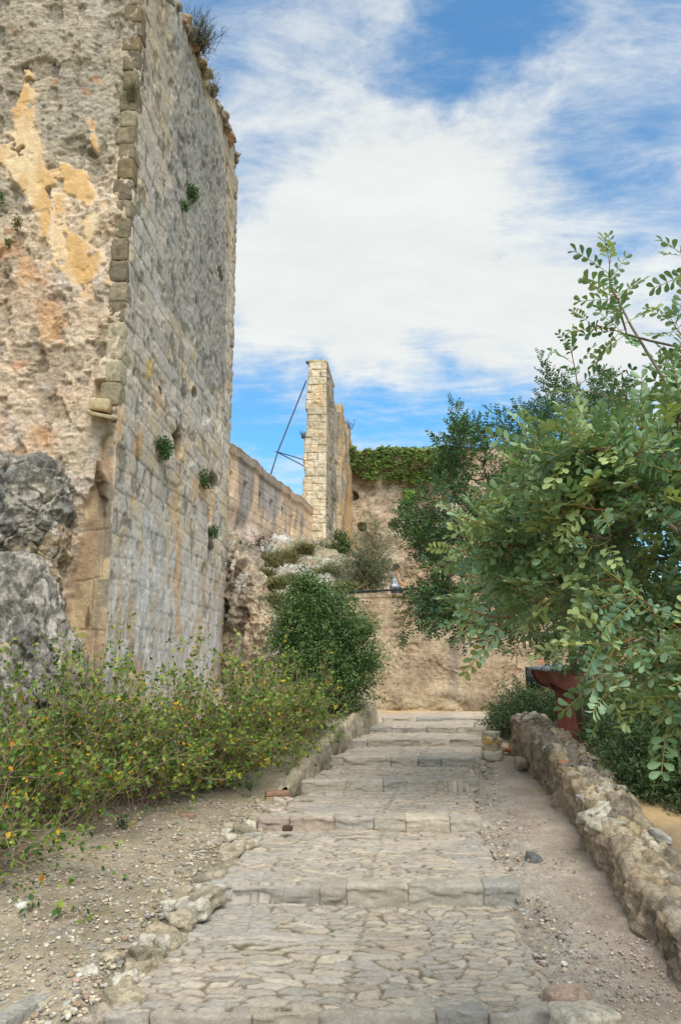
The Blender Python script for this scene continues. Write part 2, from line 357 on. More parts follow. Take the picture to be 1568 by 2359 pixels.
def build_dirt():
    ys = np.arange(3.0, 14.6, .03); u = np.linspace(0, 1, 90); Y = ys[:, None]+0*u[None]
    xl = XRf(Y)-.10; X = xl+(2.75-xl)*u[None]; pz = np.stack([X, Y, 0*X], -1)
    z = smoothz(Y); b = sstep(.0, .30, X-XRf(Y)+fbm(pz, 4, 3, 51)*.07); z = (tread(Y)-.045)*(1-b)+z*b
    f1, f2, idd = voro(X/.06+fbm(pz, 3, 2, 1), Y/.05, 52)
    stony = sstep(.0, .4, 1-(X-XRf(Y))/.45+fbm(pz, 2.5, 3, 53)*.6)
    z = z+fbm(pz, 1.5, 4, 54)*.02+sstep(.1, .5, f2-f1)*.014*stony*(idd > .35)+fbm(pz, 14, 3, 56)*.006+.02*sstep(1.95, 2.3, X)
    c = mix(full(X.shape, lin(166, 151, 136)), full(X.shape, lin(182, 168, 150)), sstep(-.3, .6, fbm(pz, 2.3, 4, 57)))
    c = mix(c, full(X.shape, lin(146, 132, 114)), sstep(.0, .6, fbm(pz, 2.4, 5, 58))*.5)
    c = mix(c, full(X.shape, lin(170, 162, 148))*(.8+.4*idd)[..., None], stony*sstep(.08, .3, f2-f1)*.8)
    c = mix(c, full(X.shape, lin(120, 112, 96)), sstep(.35, .7, fbm(pz, 2.8, 4, 59))*sstep(1.6, 2.1, X)*sstep(8, 5.5, Y)*.6)
    tag(grid_obj('dirt_path', np.stack([X, Y, z], -1), c, DIRT), kind='structure')
def build_bed():
    ys = np.arange(3.0, 16.6, .028); u = np.linspace(0, 1, 190)**.85; Y = ys[:, None]+0*u[None]
    xe = XLf(Y)+.10; X = xe-(xe+5.2)*u[None]; pz = np.stack([X, Y, 0*X], -1)
    d = XLf(Y)-X+fbm(pz, 4, 3, 61)*.06
    wall = sstep(9.2, 9.35, Y)
    b = sstep(.02, .30, d)*(1-wall)+wall*sstep(.08, .14, XLf(Y)-X)
    z = (tread(Y)-.05)*(1-b)+bedz(X, Y)*b
    f1, f2, idd = voro(X/.05, Y/.045, 62)
    z = z+sstep(.05, .5, f2-f1)*.012*(idd > .45)+fbm(pz, 12, 3, 63)*.007
    c = mix(full(X.shape, lin(150, 138, 114)), full(X.shape, lin(172, 158, 132)), sstep(-.4, .5, fbm(pz, 1.8, 4, 64)))
    c = mix(c, full(X.shape, lin(112, 98, 78)), sstep(.1, .6, fbm(pz, 1.1, 4, 65))*.5*sstep(.3, 1.2, d))
    c = mix(c, mix(full(X.shape, lin(186, 180, 166)), full(X.shape, lin(140, 132, 122)), sstep(.6, .8, idd)), sstep(.2, .45, f2-f1)*(idd > .55)*.7)
    c = mix(c, full(X.shape, lin(120, 118, 66)), sstep(.45, .75, fbm(pz, 3.3, 4, 67))*.4)
    tag(grid_obj('gravel_ground', np.stack([X, Y, z], -1), c, GRAV, flip=True), kind='structure')
def build_right():
    ys = np.arange(2.0, 17.0, .06); xs = np.linspace(2.3, 9.5, 110); X, Y = np.meshgrid(xs, ys); pz = np.stack([X, Y, 0*X], -1)
    z = rightz(X, Y)-.35*(1-sstep(2.35, 2.75, X))*sstep(11.8, 11.0, Y)-.2*(1-sstep(2.4, 2.9, X))*sstep(11, 12, Y)
    c = mix(full(X.shape, lin(186, 158, 116)), full(X.shape, lin(160, 138, 106)), sstep(-.3, .5, fbm(pz, 1.2, 4, 71)))
    tag(grid_obj('earth_ground', np.stack([X, Y, z+fbm(pz, 9, 3, 72)*.01], -1), c, DIRT), kind='structure')
def build_landing():
    ys = np.arange(14.1, 16.7, .04); xs = np.linspace(-.3, 9.5, 240); X, Y = np.meshgrid(xs, ys); pz = np.stack([X, Y, 0*X], -1)
    z = tread(Y)+.012*sstep(14.2, 14.35, Y)-.12*(1-sstep(14.12, 14.24, Y))+fbm(pz, 1.3, 4, 73)*.015+fbm(pz, 12, 3, 74)*.006
    c = mix(full(X.shape, lin(196, 182, 164)), full(X.shape, lin(184, 166, 148)), sstep(-.3, .5, fbm(pz, 2.2, 4, 75)))
    c = mix(c, full(X.shape, lin(200, 170, 118)), sstep(15.3, 16.0, Y+fbm(pz, 1.5, 3, 76)*.3)*.8)
    tag(grid_obj('landing_path', np.stack([X, Y, z], -1), c, DIRT), kind='structure')
def build_far():
    g = np.concatenate([-np.geomspace(600, 12, 16), np.linspace(-10, 16, 27), np.geomspace(18, 600, 16)]); gy = np.concatenate([-np.geomspace(600, 8, 14), np.linspace(-6, 20, 27), np.geomspace(24, 900, 16)])
    X, Y = np.meshgrid(g, gy); pz = np.stack([X, Y, 0*X], -1)
    z = EYE-2.55+0*X; z = z+sstep(18, 40, Y)*.6-sstep(20, 60, np.hypot(X, Y))*1.2
    c = mix(full(X.shape, lin(150, 136, 105)), full(X.shape, lin(104, 108, 70)), sstep(-.2, .4, fbm(pz, .03, 4, 81)))
    tag(grid_obj('ground', np.stack([X, Y, z], -1), c, DIRT), kind='structure')
    ys = np.arange(15.75, 44, .25); xs = np.linspace(-1.15, 16, 90); X, Y = np.meshgrid(xs, ys); pz = np.stack([X, Y, 0*X], -1)
    c = mix(full(X.shape, lin(172, 150, 118)), full(X.shape, lin(120, 116, 76)), sstep(.0, .4, fbm(pz, .7, 4, 83)))
    Yf_ = 16.32-.0623*(X+1.34)+.30; Y = Yf_+(Y-15.75)*(44-Yf_)/(44-15.75); pz = np.stack([X, Y, 0*X], -1); Z = EYE+1.3+.02*(Y-16)+fbm(pz, .8, 3, 84)*.06
    top = np.stack([X, Y, Z], -1); tag(grid_obj('terrace_ground', top, c, DIRT), kind='structure')
build_path(); build_dirt(); build_bed(); build_right(); build_landing(); build_far()
# loose pebbles on the bed and along the dirt strip: nobody could count them
def pebbles():
    mb = MB(); V, Fc = lumpy((1, .8, .55), 3, 2, .25, 2.6); Fq = Fc
    def scat(n, xf, y0, y1, zf, smin, smax, pal, seed, bias=1.5):
        r = np.random.RandomState(seed); Y = y0+(y1-y0)*r.rand(n)**bias; X = xf(r.rand(n), Y); s = smin+(smax-smin)*r.rand(n)**5; z = zf(X, Y)
        a = r.rand(n)*6.283; M = np.zeros((n, 3, 3)); ca, sa = np.cos(a), np.sin(a); M[:, 0, 0] = ca; M[:, 1, 0] = sa; M[:, 0, 1] = -sa; M[:, 1, 1] = ca; M[:, 2, 2] = .6+.5*r.rand(n)
        M *= s[:, None, None]; C = pal[r.randint(0, len(pal), n)]*(.75+.5*r.rand(n))[:, None]
        mb.inst(V, Fq, M, np.stack([X, Y, z+s*.15+.004], 1), C)
    pal = np.array([lin(196, 190, 176), lin(170, 164, 150), lin(186, 172, 146), lin(148, 142, 132), lin(200, 188, 160), lin(176, 150, 128)])
    def zb(X, Y):
        d = XLf(Y)-X; b = sstep(.0, .3, d); return (tread(Y)-.03)*(1-b)+bedz(X, Y)*b
    scat(24000, lambda r, Y: XLf(Y)-.05-r*(3.0), 4.3, 9.0, zb, .006, .04, pal, 1)
    scat(1500, lambda r, Y: XLf(Y)+.1-.5*r, 4.5, 9.2, zb, .015, .06, pal, 2)
    scat(7000, lambda r, Y: XRf(Y)+(2.3-XRf(Y))*r**.8, 4.5, 8.5, lambda X, Y: smoothz(Y)+.006, .005, .026, pal, 3)
    scat(1200, lambda r, Y: XRf(Y)+.4*r*r, 4.5, 12, lambda X, Y: smoothz(Y)-.012, .012, .06, pal, 4)
    tag(mb.build('gravel', STONE), kind='stuff')
pebbles()
# stone steps: each row of blocks is one thing, each block a part
STEPL = ['stone step at the bottom edge of the photo, first row of worn blocks', 'second stone step from below, widest row with a long grey slab left of centre',
         'third stone step from below, brick-red block at its left end', 'fourth stone step from below, with two flat grey slabs at the left',
         'fifth stone step from below, level with the start of the rubble wall', 'sixth stone step from below, pale blocks beside the mortared kerb wall',
         'seventh stone step from below, low row just under the topmost', 'topmost stone step, thin pale row below the dusty landing']
WID = [[.35, .7, .45, .8, .35, .5], [.2, .72, .22, .5, .62, .3], [.35, .5, .45, .35, .5, .35], [.6, .5, .3, .4, .55], [.2, .7, .4, .35, .5], [.25, .75, .45, .5], [.4, .55, .5, .5], [.5, .6, .6]]
for i, s in enumerate(STEPS[1:]):
    Y, lo, hi, xl, xr = s; root = empty('stone_step', ((xl+xr)/2, Y, EYE-lo), STEPL[i], 'step', 'stone steps up the path')
    W = np.array(WID[i]); W = W/W.sum()*(xr-xl+.04); x = xl-.02
    for k, wd_ in enumerate(W):
        h = (lo-hi)+.10; big = wd_ > .55; dz = random.uniform(-.008, .012); dy = random.uniform(-.03, .03)+.06*((x+wd_/2-(xl+xr)/2)/((xr-xl)/2))**2*(1 if i % 2 else -.5)
        V, Fc = lumpy((wd_*1.012, .34 if big else .25, h), 100+i*17+k, 22, .03 if big else .05, 14)
        V += fbm(V+k*3, 5, 5, i*9+k, aniso=(.7, 1, 2.5))[:, None]*np.array([.004, .016, .014])+fbm(V+k, 20, 3, k, aniso=(.8, 1, 1.8))[:, None]*np.array([.001, .003, .003])
        col = [lin(170, 162, 150), lin(174, 165, 149), lin(166, 156, 140), lin(160, 155, 146), lin(180, 169, 150)][(i*3+k*2) % 5]*random.uniform(.88, 1.06)
        if (i, k) == (2, 0) or (i, k) == (2, 1): col = lin(166, 148, 132)
        C = np.ones((len(V), 3))*col; m = sstep(.0, .6, fbm(V+i, 9, 5, k+3, aniso=(.6, 1, 2.2))); C = mix(C, full((len(V),), lin(136, 126, 104)), m*.4)
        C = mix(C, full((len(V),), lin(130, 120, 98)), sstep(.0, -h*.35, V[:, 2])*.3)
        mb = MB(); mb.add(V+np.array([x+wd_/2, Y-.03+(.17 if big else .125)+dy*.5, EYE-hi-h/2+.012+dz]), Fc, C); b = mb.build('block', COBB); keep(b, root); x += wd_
# ------------------------------------------------------------------ the big tower on the left
def isect(poly, axis, p0, nrm):
    """picture points of the surface's patches carried onto the wall plane (p0, nrm) -> (axis coordinate, z)"""
    out = []
    for x, y in poly:
        a, b = ray(x, y); d = np.array([a, 1, b]); o = np.array([0, 0, EYE]); t = ((p0-o)@nrm)/(d@nrm); q = o+d*t; out.append((q[axis], q[2]))
    return out
Y1, Y2 = 9.7, 16.8; sl_ = .0575; X1 = -.2955*Y1; X2 = X1+sl_*(Y2-Y1)
dirR = np.array([sl_, 1, 0]); dirR /= np.linalg.norm(dirR); nR = np.array([dirR[1], -dirR[0], 0]); dirL = -nR     # right face normal, direction of the left face away from the corner
C0 = np.array([X1, Y1, 0]); LR = math.hypot(X2-X1, Y2-Y1)
tower = empty('ruined_tower', (X1, Y1, EYE-1.4), 'huge ruined stone tower with peeling ochre render, filling the left of the photo', 'tower')
def topz(s): return EYE+10.6+.20*s+np.interp(s, [0, .5, 1, 2, 2.6, 3.4, 4, 5, 6, LR], [0, .1, 0, .12, .0, .1, .05, .1, 0, 0])
def right_face():
    ns, nz = 300, 560; s = np.linspace(-.0, LR, ns); zt = topz(s)+fbm(np.stack([s, 0*s, 0*s], -1), 3.2, 4, 3)*.16
    S = s[None]+np.zeros((nz, 1)); T = np.linspace(0, 1, nz)[:, None]; z0 = EYE-2.0; Z = z0+(zt[None]-z0)*T
    q = np.stack([S, Z, 0*S], -1)
    PP = lambda poly: isect(poly, 1, C0, nR)
    Yw = Y1+S*dirR[1]
    wu = fbm(q, 1.5, 3, 5)*.05; wv = fbm(q, 1.1, 3, 6)*.04
    e, idd, row = bricks(S+wu, Z+wv, .285, .50, 8, .4)
    jt = sstep(.0, .028, e)
    dark = sstep(-.12, .12, polydist(Yw, Z, PP([(395, -20), (400, 172), (389, 330), (385, 514), (376, 624), (382, 697), (433, 771), (477, 863), (500, 905), (522, 860), (515, 600), (522, 440), (505, 320), (470, 210), (430, 90), (410, 0)]))+fbm(q, 1.6, 5, 9)*.25)
    low = sstep(EYE+2.6, EYE-.2, Z+fbm(q, .8, 4, 10)*.9)         # washed, lime-streaked foot
    mid = sstep(EYE+4.6, EYE+3.2, Z+fbm(q, .7, 4, 13)*.8)*(1-low)
    rag = sstep(LR-.55, LR-.15, S+fbm(q, 1.3, 3, 31)*.3)
    relief = .012*jt*(1-.9*dark)*(1-.7*low)+(idd-.5)*.018*(1-dark)*(1-.7*low)+fbm(q, 2.2, 5, 11)*.018+ridged(q, 6, 5, 12, (1, .7, 1))*.005+fbm(q, 16, 4, 42)*.004+dark*(.03+fbm(q, 11, 5, 14)*.018)
    pits = sstep(.42, .62, fbm(q, 4.5, 3, 15, aniso=(1.3, .8, 1)))*(1-low*.6); relief -= pits*.018
    relief -= sstep(.3, .6, fbm(q, 1.7, 4, 16))*.035*(1-dark)*(1-low)
    holes = [((410, 1017), (.28, .30)), ((492, 1108), (.34, .19)), ((480, 1190), (.2, .2)), ((486, 1260), (.2, .10)), ((448, 905), (.2, .10)), ((370, 905), (.1, .08)), ((505, 632), (.3, .12))]
    hm = 0*S
    for (hx, hy), (ra, rb) in holes:
        hc = PP([(hx, hy)])[0]; d = np.sqrt(((Yw-hc[0])/ra)**2+((Z-hc[1])/rb)**2)+fbm(q, 6, 3, 17)*.2; hm = np.maximum(hm, sstep(1.05, .8, d))
    relief -= hm*.16
    cracks = 1-sstep(.0, .05, np.abs(fbm(q, .9, 4, 41, aniso=(1.4, .5, 1)))); relief -= cracks*dark*.02
    edge = np.clip(sstep(.10, .0, LR-S), 0, 1); er = fbm(np.stack([Z, 0*Z, 0*Z], -1), 3.5, 4, 18)
    relief = relief*sstep(0, .10, S); base = C0+dirR*(S[..., None]-.05*edge[..., None]*(er[..., None]+1)); Pg = base+nR*relief[..., None]-nR*(edge*.03)[..., None]; Pg[..., 2] = Z
    pal = np.array([lin(186, 177, 164), lin(178, 170, 159), lin(190, 179, 162), lin(180, 174, 166), lin(188, 177, 162), lin(194, 179, 152), lin(182, 172, 157)])
    c = pal[np.minimum((idd*6.99).astype(int), 6)]*(.86+.26*((idd*53) % 1))[..., None]
    c = mix(full(S.shape, lin(122, 114, 102)), c, sstep(.0, .022, e+fbm(q, 5, 4, 43)*.012)*.7+.3)
    c = mix(c, full(S.shape, lin(194, 176, 146)), sstep(.1, .6, fbm(q, 1.2, 5, 19))*.35*(1-dark))
    c = mix(c, full(S.shape, lin(198, 156, 104)), sstep(.28, .6, fbm(q, 1.9, 5, 20, aniso=(1.6, .6, 1)))*mid*.75)
    streak = sstep(-.1, .5, fbm(q, 3.2, 5, 23, aniso=(2.2, .35, 1)))
    c = mix(c, full(S.shape, lin(218, 214, 208)), low*(.62+.38*streak)); c = mix(c, full(S.shape, lin(168, 168, 166)), low*sstep(.15, .6, fbm(q, 4, 4, 24, aniso=(2, .5, 1)))*.6)
    c = mix(c, full(S.shape, lin(202, 168, 122)), low*sstep(.3, .55, fbm(q, 2.2, 4, 25, aniso=(2.2, .5, 1)))*.65)
    rust = PP([(404, 1080), (415, 1080), (413, 1450), (402, 1500)]); c = mix(c, full(S.shape, lin(196, 156, 106)), sstep(-.06, .06, polydist(Yw, Z, rust)+fbm(q, 3, 3, 26)*.06)*.6)
    c = mix(c, full(S.shape, lin(158, 153, 145))*(.94+.22*fbm(q, 1.3, 4, 27))[..., None], dark*.92)
    c = mix(c, full(S.shape, lin(156, 150, 138)), dark*sstep(.25, .5, fbm(q, 2.4, 4, 28))*.5)
    c = mix(c, full(S.shape, lin(88, 84, 76)), (pits*.55+cracks*dark*.5).clip(0, 1))
    upper = sstep(EYE+7.2, EYE+9.5, Z+fbm(q, 1, 3, 29)*.6); c = mix(c, full(S.shape, lin(168, 150, 122)), upper*(1-dark)*.5)
    c = mix(c, full(S.shape, lin(176, 156, 126)), rag*.55*sstep(-.3, .3, fbm(q, 1.8, 4, 30)))
    yb = PP([(334, 828), (352, 826), (356, 850), (352, 878), (336, 872)]); c = mix(c, full(S.shape, lin(196, 172, 116)), sstep(-.02, .03, polydist(Yw, Z, yb)))
    wb = PP([(505, 1000), (519, 1018), (520, 1058), (507, 1030)]); c = mix(c, full(S.shape, lin(204, 198, 186)), sstep(-.02, .05, polydist(Yw, Z, [(v[0], v[1]) for v in PP([(500, 960), (514, 985), (516, 1030), (502, 1000)])]))*.8)
    c = mix(c, full(S.shape, lin(74, 58, 44)), hm*.9)
    o = grid_obj('ashlar_wall', Pg, c, STONE); keep(o, tower); o['label'] = 'grey ashlar side wall with a dark patch of rough render'
    return Pg
PR = right_face()
WL_ = 3.2
def left_face():
    ns, nz = 230, 900; s = np.linspace(0, WL_, ns); zt = EYE+10.7+fbm(np.stack([s, 0*s, 0*s], -1), 2, 3, 3)*.1
    S = s[None]+np.zeros((nz, 1)); z0 = EYE-2.0; Z = z0+(zt[None]-z0)*np.linspace(0, 1, nz)[:, None]; q = np.stack([S, Z, 0*S], -1)
    nL = -dirR; X = X1+dirL[0]*S
    PP = lambda poly: isect(poly, 0, C0, nL)
    def m(poly, soft=.03, warp=.08, sc=4., seed=0, off=0.): return sstep(-soft, soft, off+polydist(X, Z, PP(poly))+fbm(q, sc, 5, 100+seed)*warp)
    och = m([(60, 165), (75, 195), (85, 290), (95, 400), (130, 430), (150, 500), (160, 540), (185, 560), (222, 575), (228, 610), (208, 648), (185, 660), (170, 650), (150, 625), (125, 610), (112, 560), (100, 500), (60, 440), (40, 400), (10, 370), (-30, 340), (-30, 320), (35, 310), (40, 260)], .018, .06, 6, 1, .035)
    och = np.maximum(och, m([(140, 380), (190, 395), (218, 450), (208, 480), (180, 450), (150, 440)], .02, .06, 6, 2, .03))
    och = np.maximum(och, m([(207, 275), (220, 290), (230, 365), (212, 335)], .02, .04, 6, 3))
    faint = m([(40, 560), (95, 640), (140, 700), (150, 790), (120, 800), (90, 720), (45, 650), (-20, 600), (-20, 560)], .08, .16, 3, 4)
    faint = np.maximum(faint, m([(-20, 960), (60, 940), (130, 1010), (110, 1060), (-20, 1060)], .06, .1, 3, 5))
    halo0 = sstep(-.14, .05, polydist(X, Z, PP([(60, 165), (95, 290), (150, 420), (240, 450), (245, 640), (208, 670), (130, 640), (60, 440), (0, 400), (-30, 340), (-30, 300), (35, 300)]))+fbm(q, 3, 5, 141)*.2)
    slot = m([(240, 985), (224, 1080), (222, 1100), (195, 1165), (186, 1250), (168, 1300), (155, 1350), (150, 1440), (148, 1620), (262, 1620), (262, 985)], .02, .035, 6, 6)
    slot = np.maximum(slot, m([(222, 880), (250, 870), (250, 990), (222, 935)], .02, .02, 6, 16))
    flk = halo0*sstep(.30, .36, fbm(q, 5.5, 4, 144)); och = np.maximum(och*(1-sstep(.54, .62, fbm(q, 4.5, 5, 145))), flk*.9); grey = sstep(-.5, .6, (Z-(EYE+6.9)-.5*(X-X1))+fbm(q, 1.1, 5, 7)*1.1)
    rough = (1-och)*(1-slot)
    pock = sstep(.30, .55, fbm(q, 5.5, 4, 108, aniso=(1.2, .8, 1))); pock2 = sstep(.36, .6, fbm(q, 2.3, 4, 109))
    f1, f2, idd = voro(S/.16+fbm(q, 2.5, 3, 110)*.7, Z/.11+fbm(q, 2.2, 3, 111)*.7, 112)
    rel = rough*(fbm(q, 1.6, 6, 113)*.05+ridged(q, 9, 4, 114)*.018+ridged(q, 24, 3, 140)*.009-pock*.03-pock2*.045+sstep(.05, .3, f2-f1)*.005)+och*(.03+fbm(q, 1, 3, 115)*.01+fbm(q, 20, 3, 116)*.0016)
    rel -= och*sstep(.55, .7, fbm(q, 7, 3, 127))*.012
    bulge = sstep(EYE+1.9, EYE+.3, Z)*sstep(.25, .7, S)*(1-slot); rel += bulge*(.16+fbm(q, 2.2, 4, 117)*.09)
    rel -= slot*(.15*sstep(.05, .5, S)-fbm(q, 3, 4, 118)*.015)
    e, ib, row = bricks(S, Z+fbm(q, 2, 2, 128)*.02, .62, .45, 118, .2); rel -= slot*(1-sstep(.0, .02, e))*.012
    mossd = m([(229, 1063), (240, 1080), (251, 1115), (249, 1150), (238, 1150), (226, 1125), (222, 1095)], .02, .02, 8, 8); rel += mossd*(.14+fbm(q, 16, 3, 125)*.02)
    stain = m([(196, 1395), (203, 1392), (205, 1440), (196, 1450), (190, 1440)], .02, .02, 8, 9); m2 = m([(238, 1170), (246, 1185), (246, 1195), (236, 1190)], .02, .02, 8, 10)
    wedge = sstep(.10, .0, S); rel = rel+0; Pg = C0+dirL*S[..., None]+nL*(rel*sstep(0., .06, S))[..., None]; Pg[..., 2] = Z
    warm = mix(full(S.shape, lin(216, 194, 166)), full(S.shape, lin(204, 178, 150)), sstep(-.3, .5, fbm(q, 1.3, 5, 119)))
    warm = mix(warm, full(S.shape, lin(206, 180, 156)), sstep(.0, .6, fbm(q, 2.0, 4, 120))*.5)
    gcol = mix(full(S.shape, lin(176, 165, 144)), full(S.shape, lin(158, 150, 134)), sstep(-.3, .5, fbm(q, 2.1, 5, 121)))
    c = mix(warm, gcol, grey*.85)
    c = mix(c, full(S.shape, lin(104, 92, 76)), ((pock*.4+pock2*.35)*rough).clip(0, .8)); c = mix(c, full(S.shape, lin(92, 86, 74)), (1-sstep(.02, .10, f2-f1))*rough*.2)
    sto = (idd > .86)*sstep(.12, .2, f2-f1)*rough; c = mix(c, full(S.shape, lin(168, 164, 156)), sto*.35); c = mix(c, full(S.shape, lin(178, 130, 96)), (idd < .012)*sstep(.1, .2, f2-f1)*rough*.7)
    oc = mix(full(S.shape, lin(224, 190, 138)), full(S.shape, lin(216, 172, 112)), sstep(-.2, .5, fbm(q, 1.7, 4, 122, aniso=(1.5, .6, 1))))
    oc = mix(oc, full(S.shape, lin(232, 208, 170)), sstep(-.1, .4, fbm(q, 2.6, 5, 123, aniso=(1.6, .5, 1)))*.6); oc = mix(oc, full(S.shape, lin(200, 150, 92)), sstep(.1, .5, fbm(q, 3.5, 5, 146, aniso=(1.3, .5, 1)))*.5)
    run = m([(123, 430), (131, 430), (124, 600), (119, 600)], .03, .01, 4, 11); oc = mix(oc, full(S.shape, lin(234, 222, 204)), run*.6)
    edgeo = och*(1-sstep(.75, 1.0, och)); halo = sstep(-.16, .02, polydist(X, Z, PP([(60, 165), (95, 290), (150, 420), (240, 450), (245, 640), (208, 670), (130, 640), (60, 440), (0, 400), (-30, 340), (-30, 300), (35, 300)]))+fbm(q, 3, 5, 141)*.2)*(1-och); c = mix(c, full(S.shape, lin(218, 194, 164)), halo*.45*rough); c = mix(c, oc, och*.88); c = mix(c, full(S.shape, lin(224, 202, 176)), edgeo*.6)
    c = mix(c, full(S.shape, lin(208, 152, 98)), faint*.55*sstep(-.4, .3, fbm(q, 3, 4, 126)))
    whi = sstep(.32, .6, fbm(q, 1.4, 5, 124)); c = mix(c, full(S.shape, lin(206, 192, 178)), whi*rough*.5*(1-grey*.6))
    sc = mix(full(S.shape, lin(200, 176, 140)), full(S.shape, lin(178, 150, 122)), sstep(-.3, .4, fbm(q, 2.2, 5, 129))); sc = mix(sc, full(S.shape, lin(150, 130, 108)), sstep(.1, .5, fbm(q, 5, 5, 142))*.5); sc = mix(sc, full(S.shape, lin(128, 120, 104)), sstep(.26, .05, S)*sstep(.0, .3, fbm(q, 4, 3, 130)+.15)*.8)
    sc = mix(sc, full(S.shape, lin(140, 118, 92)), (1-sstep(0, .015, e+fbm(q, 5, 3, 143)*.01))*.45); c = mix(c, sc, slot)
    c = mix(c, full(S.shape, lin(84, 64, 46)), np.maximum(mossd*.95, np.maximum(stain, m2)*.75))
    low = sstep(EYE+1.8, EYE+.2, Z+fbm(q, 1.2, 4, 131)*.6)*(1-slot)*sstep(.9, 1.4, S+fbm(q, 1.5, 3, 133)*.3); c = mix(c, mix(full(S.shape, lin(128, 124, 116)), full(S.shape, lin(176, 168, 156)), sstep(-.1, .5, fbm(q, 3, 5, 132))), low*.85)
    c = np.concatenate([c, (1-.93*och-.6*slot).clip(0, 1)[..., None]], -1); o = grid_obj('rendered_wall', Pg, c, ROUGH, flip=True); keep(o, tower); o['label'] = 'front wall of rough rubble with large flakes of ochre render'
left_face()
# hidden sides and top of the tower
def core():
    mb = MB(); z0 = EYE-2; a = C0+dirL*WL_; b = C0+dirL*7; c_ = b+dirR*LR; d_ = C0+dirR*LR
    pts = [a, b, c_, d_]; V = []
    for p in pts+[C0]: V += [(p[0], p[1], z0), (p[0], p[1], EYE+10.9)]
    mb.add(V, [[[0, 1, 3, 2][::-1], [2, 3, 5, 4][::-1], [4, 5, 7, 6][::-1]]], lin(150, 142, 126)); mb.add([V[1], V[3], V[5], V[7], V[9]], [[[0, 1, 2, 3, 4]]], lin(140, 132, 112))
    o = mb.build('rear_wall', STONE, None, False); keep(o, tower)
    # broken far arris: rough stones along the back edge and along the crest
core()
def stone(size, seed, col, loc, R=None, name='stone', mat=None, parent=None, res=7, amp=.16, boxy=5., cvar=.35):
    V, Fc = lumpy(size, seed, res, amp, boxy); C = np.ones((len(V), 3))*col
    C = mix(C, full((len(V),), col*.6), sstep(-.1, .6, fbm(V, 9, 3, seed))*cvar)
    if R is not None: V = V@R.T
    mb = MB(); mb.add(V+np.array(loc), Fc, C); o = mb.build(name, mat or STONE)
    if parent is not None: keep(o, parent)
    return o
RYAW = rot(0, 0, -math.atan(sl_))
# dark quoins up the corner
z = EYE+3.35; k = 0
while z < EYE+10.3:
    h = random.uniform(.23, .34); wl = random.uniform(.22, .30); dk = random.choice([lin(134, 121, 97), lin(126, 114, 94), lin(144, 131, 106), lin(138, 120, 92)])
    if z < EYE+4.4: dk = random.choice([lin(178, 166, 138), lin(150, 138, 112)])
    if k % 9 == 5: dk = lin(160, 148, 122)
    p = C0+dirL*(wl/2-.018+random.uniform(-.012, .008))+dirR*(.094+random.uniform(-.010, .010))
    q_ = stone((wl*.92, .26, h*1.01), 300+k, dk, (p[0], p[1], z+h/2), RYAW, 'quoin', ROUGH, tower, 14, .09, 9, .5); z += h; k += 1
z = EYE+7.5
# crest stones and loose stones along the far vertical edge
for s in np.arange(.1, LR, .17):
    p = C0+dirR*s-nR*random.uniform(.0, .16); sz = random.uniform(.12, .30)
    stone((sz, sz*1.3, sz*.9), int(s*100), random.choice([lin(150, 140, 122), lin(160, 144, 118), lin(132, 126, 114), lin(158, 140, 116)]) if random.random() < .9 else lin(172, 136, 108), (p[0], p[1], float(topz(s))+random.uniform(-.10, .10)), rot(random.random(), random.random(), random.random()*3), 'crest_stone', ROUGH, tower, 8, .4)
zz_ = EYE+.6
while zz_ < EYE+11.6:
    sz = random.uniform(.15, .3); p = C0+dirR*(LR-.06+random.uniform(-.04, .04))-nR*.12
    stone((.28, sz*.9, sz*1.05), int(zz_*57), random.choice([lin(162, 152, 132), lin(176, 158, 128), lin(150, 144, 132)]), (p[0], p[1], zz_), RYAW, 'edge_stone', STONE, tower, 6, .12, 7); zz_ += sz*1.08
lp = P(236, 958, Y1-.12); stone((.34, .34, .05), 5, lin(184, 166, 132), lp, rot(.25, .18, .1), 'ledge_stone', STONE, tower, 8, .05, 9)
lp = P(232, 935, Y1-.06); stone((.26, .22, .16), 6, lin(190, 170, 134), lp, rot(.05, .05, .1), 'corbel', STONE, tower, 8, .07, 8)
# natural rock the tower is founded on
def boulder(name, loc, radii, seed, pal, label, cat='rock', amp=.28, boxy=3.2, res=110, R=None, an=(1, 1, 1), group=None):
    n = res; V, Fc = lumpy((2, 2, 2), seed, n, 0.0, boxy); N = V/np.linalg.norm(V, axis=1, keepdims=True); W = V*np.array(radii)
    vf1, vf2, vid = voro((W[:, 0]+W[:, 1]*.6+fbm(W, 1.5, 3, seed+9)*.25)/.30, (W[:, 2]+fbm(W, 1.5, 3, seed+10)*.25)/.42, seed+11); crk = 1-sstep(.0, .10, vf2-vf1)
    dsp = -crk*amp*.14+(vid-.5)*amp*.35+fbm(W+seed, 1.1, 5, seed)*amp*.7+ridged(W+seed, 2.6, 5, seed+1, an)*amp*.38-sstep(.2, .6, fbm(W, 2.2, 4, seed+2))*amp*.3+fbm(W, 9, 4, seed+5)*amp*.16+ridged(W, 7, 4, seed+8, an)*amp*.16
    W = W+N*dsp[:, None]; t = sstep(-.4, .5, fbm(W, 1.6, 5, seed+3)); t2 = sstep(.05, .5, fbm(W, 3.2, 5, seed+4, aniso=an)); t3 = sstep(.15, .5, fbm(W, 6.5, 5, seed+6, aniso=an))
    C = mix(full((len(W),), pal[0]), full((len(W),), pal[1]), t); C = mix(C, full((len(W),), pal[2]), np.maximum(t2*.6, crk*.4)); C = mix(C, full((len(W),), pal[3]), t3*.55)
    if R is not None: W = W@R.T
    mb = MB(); mb.add(W+np.array(loc), Fc, C); o = mb.build(name, ROCK); tag(o, label, cat, group); return o
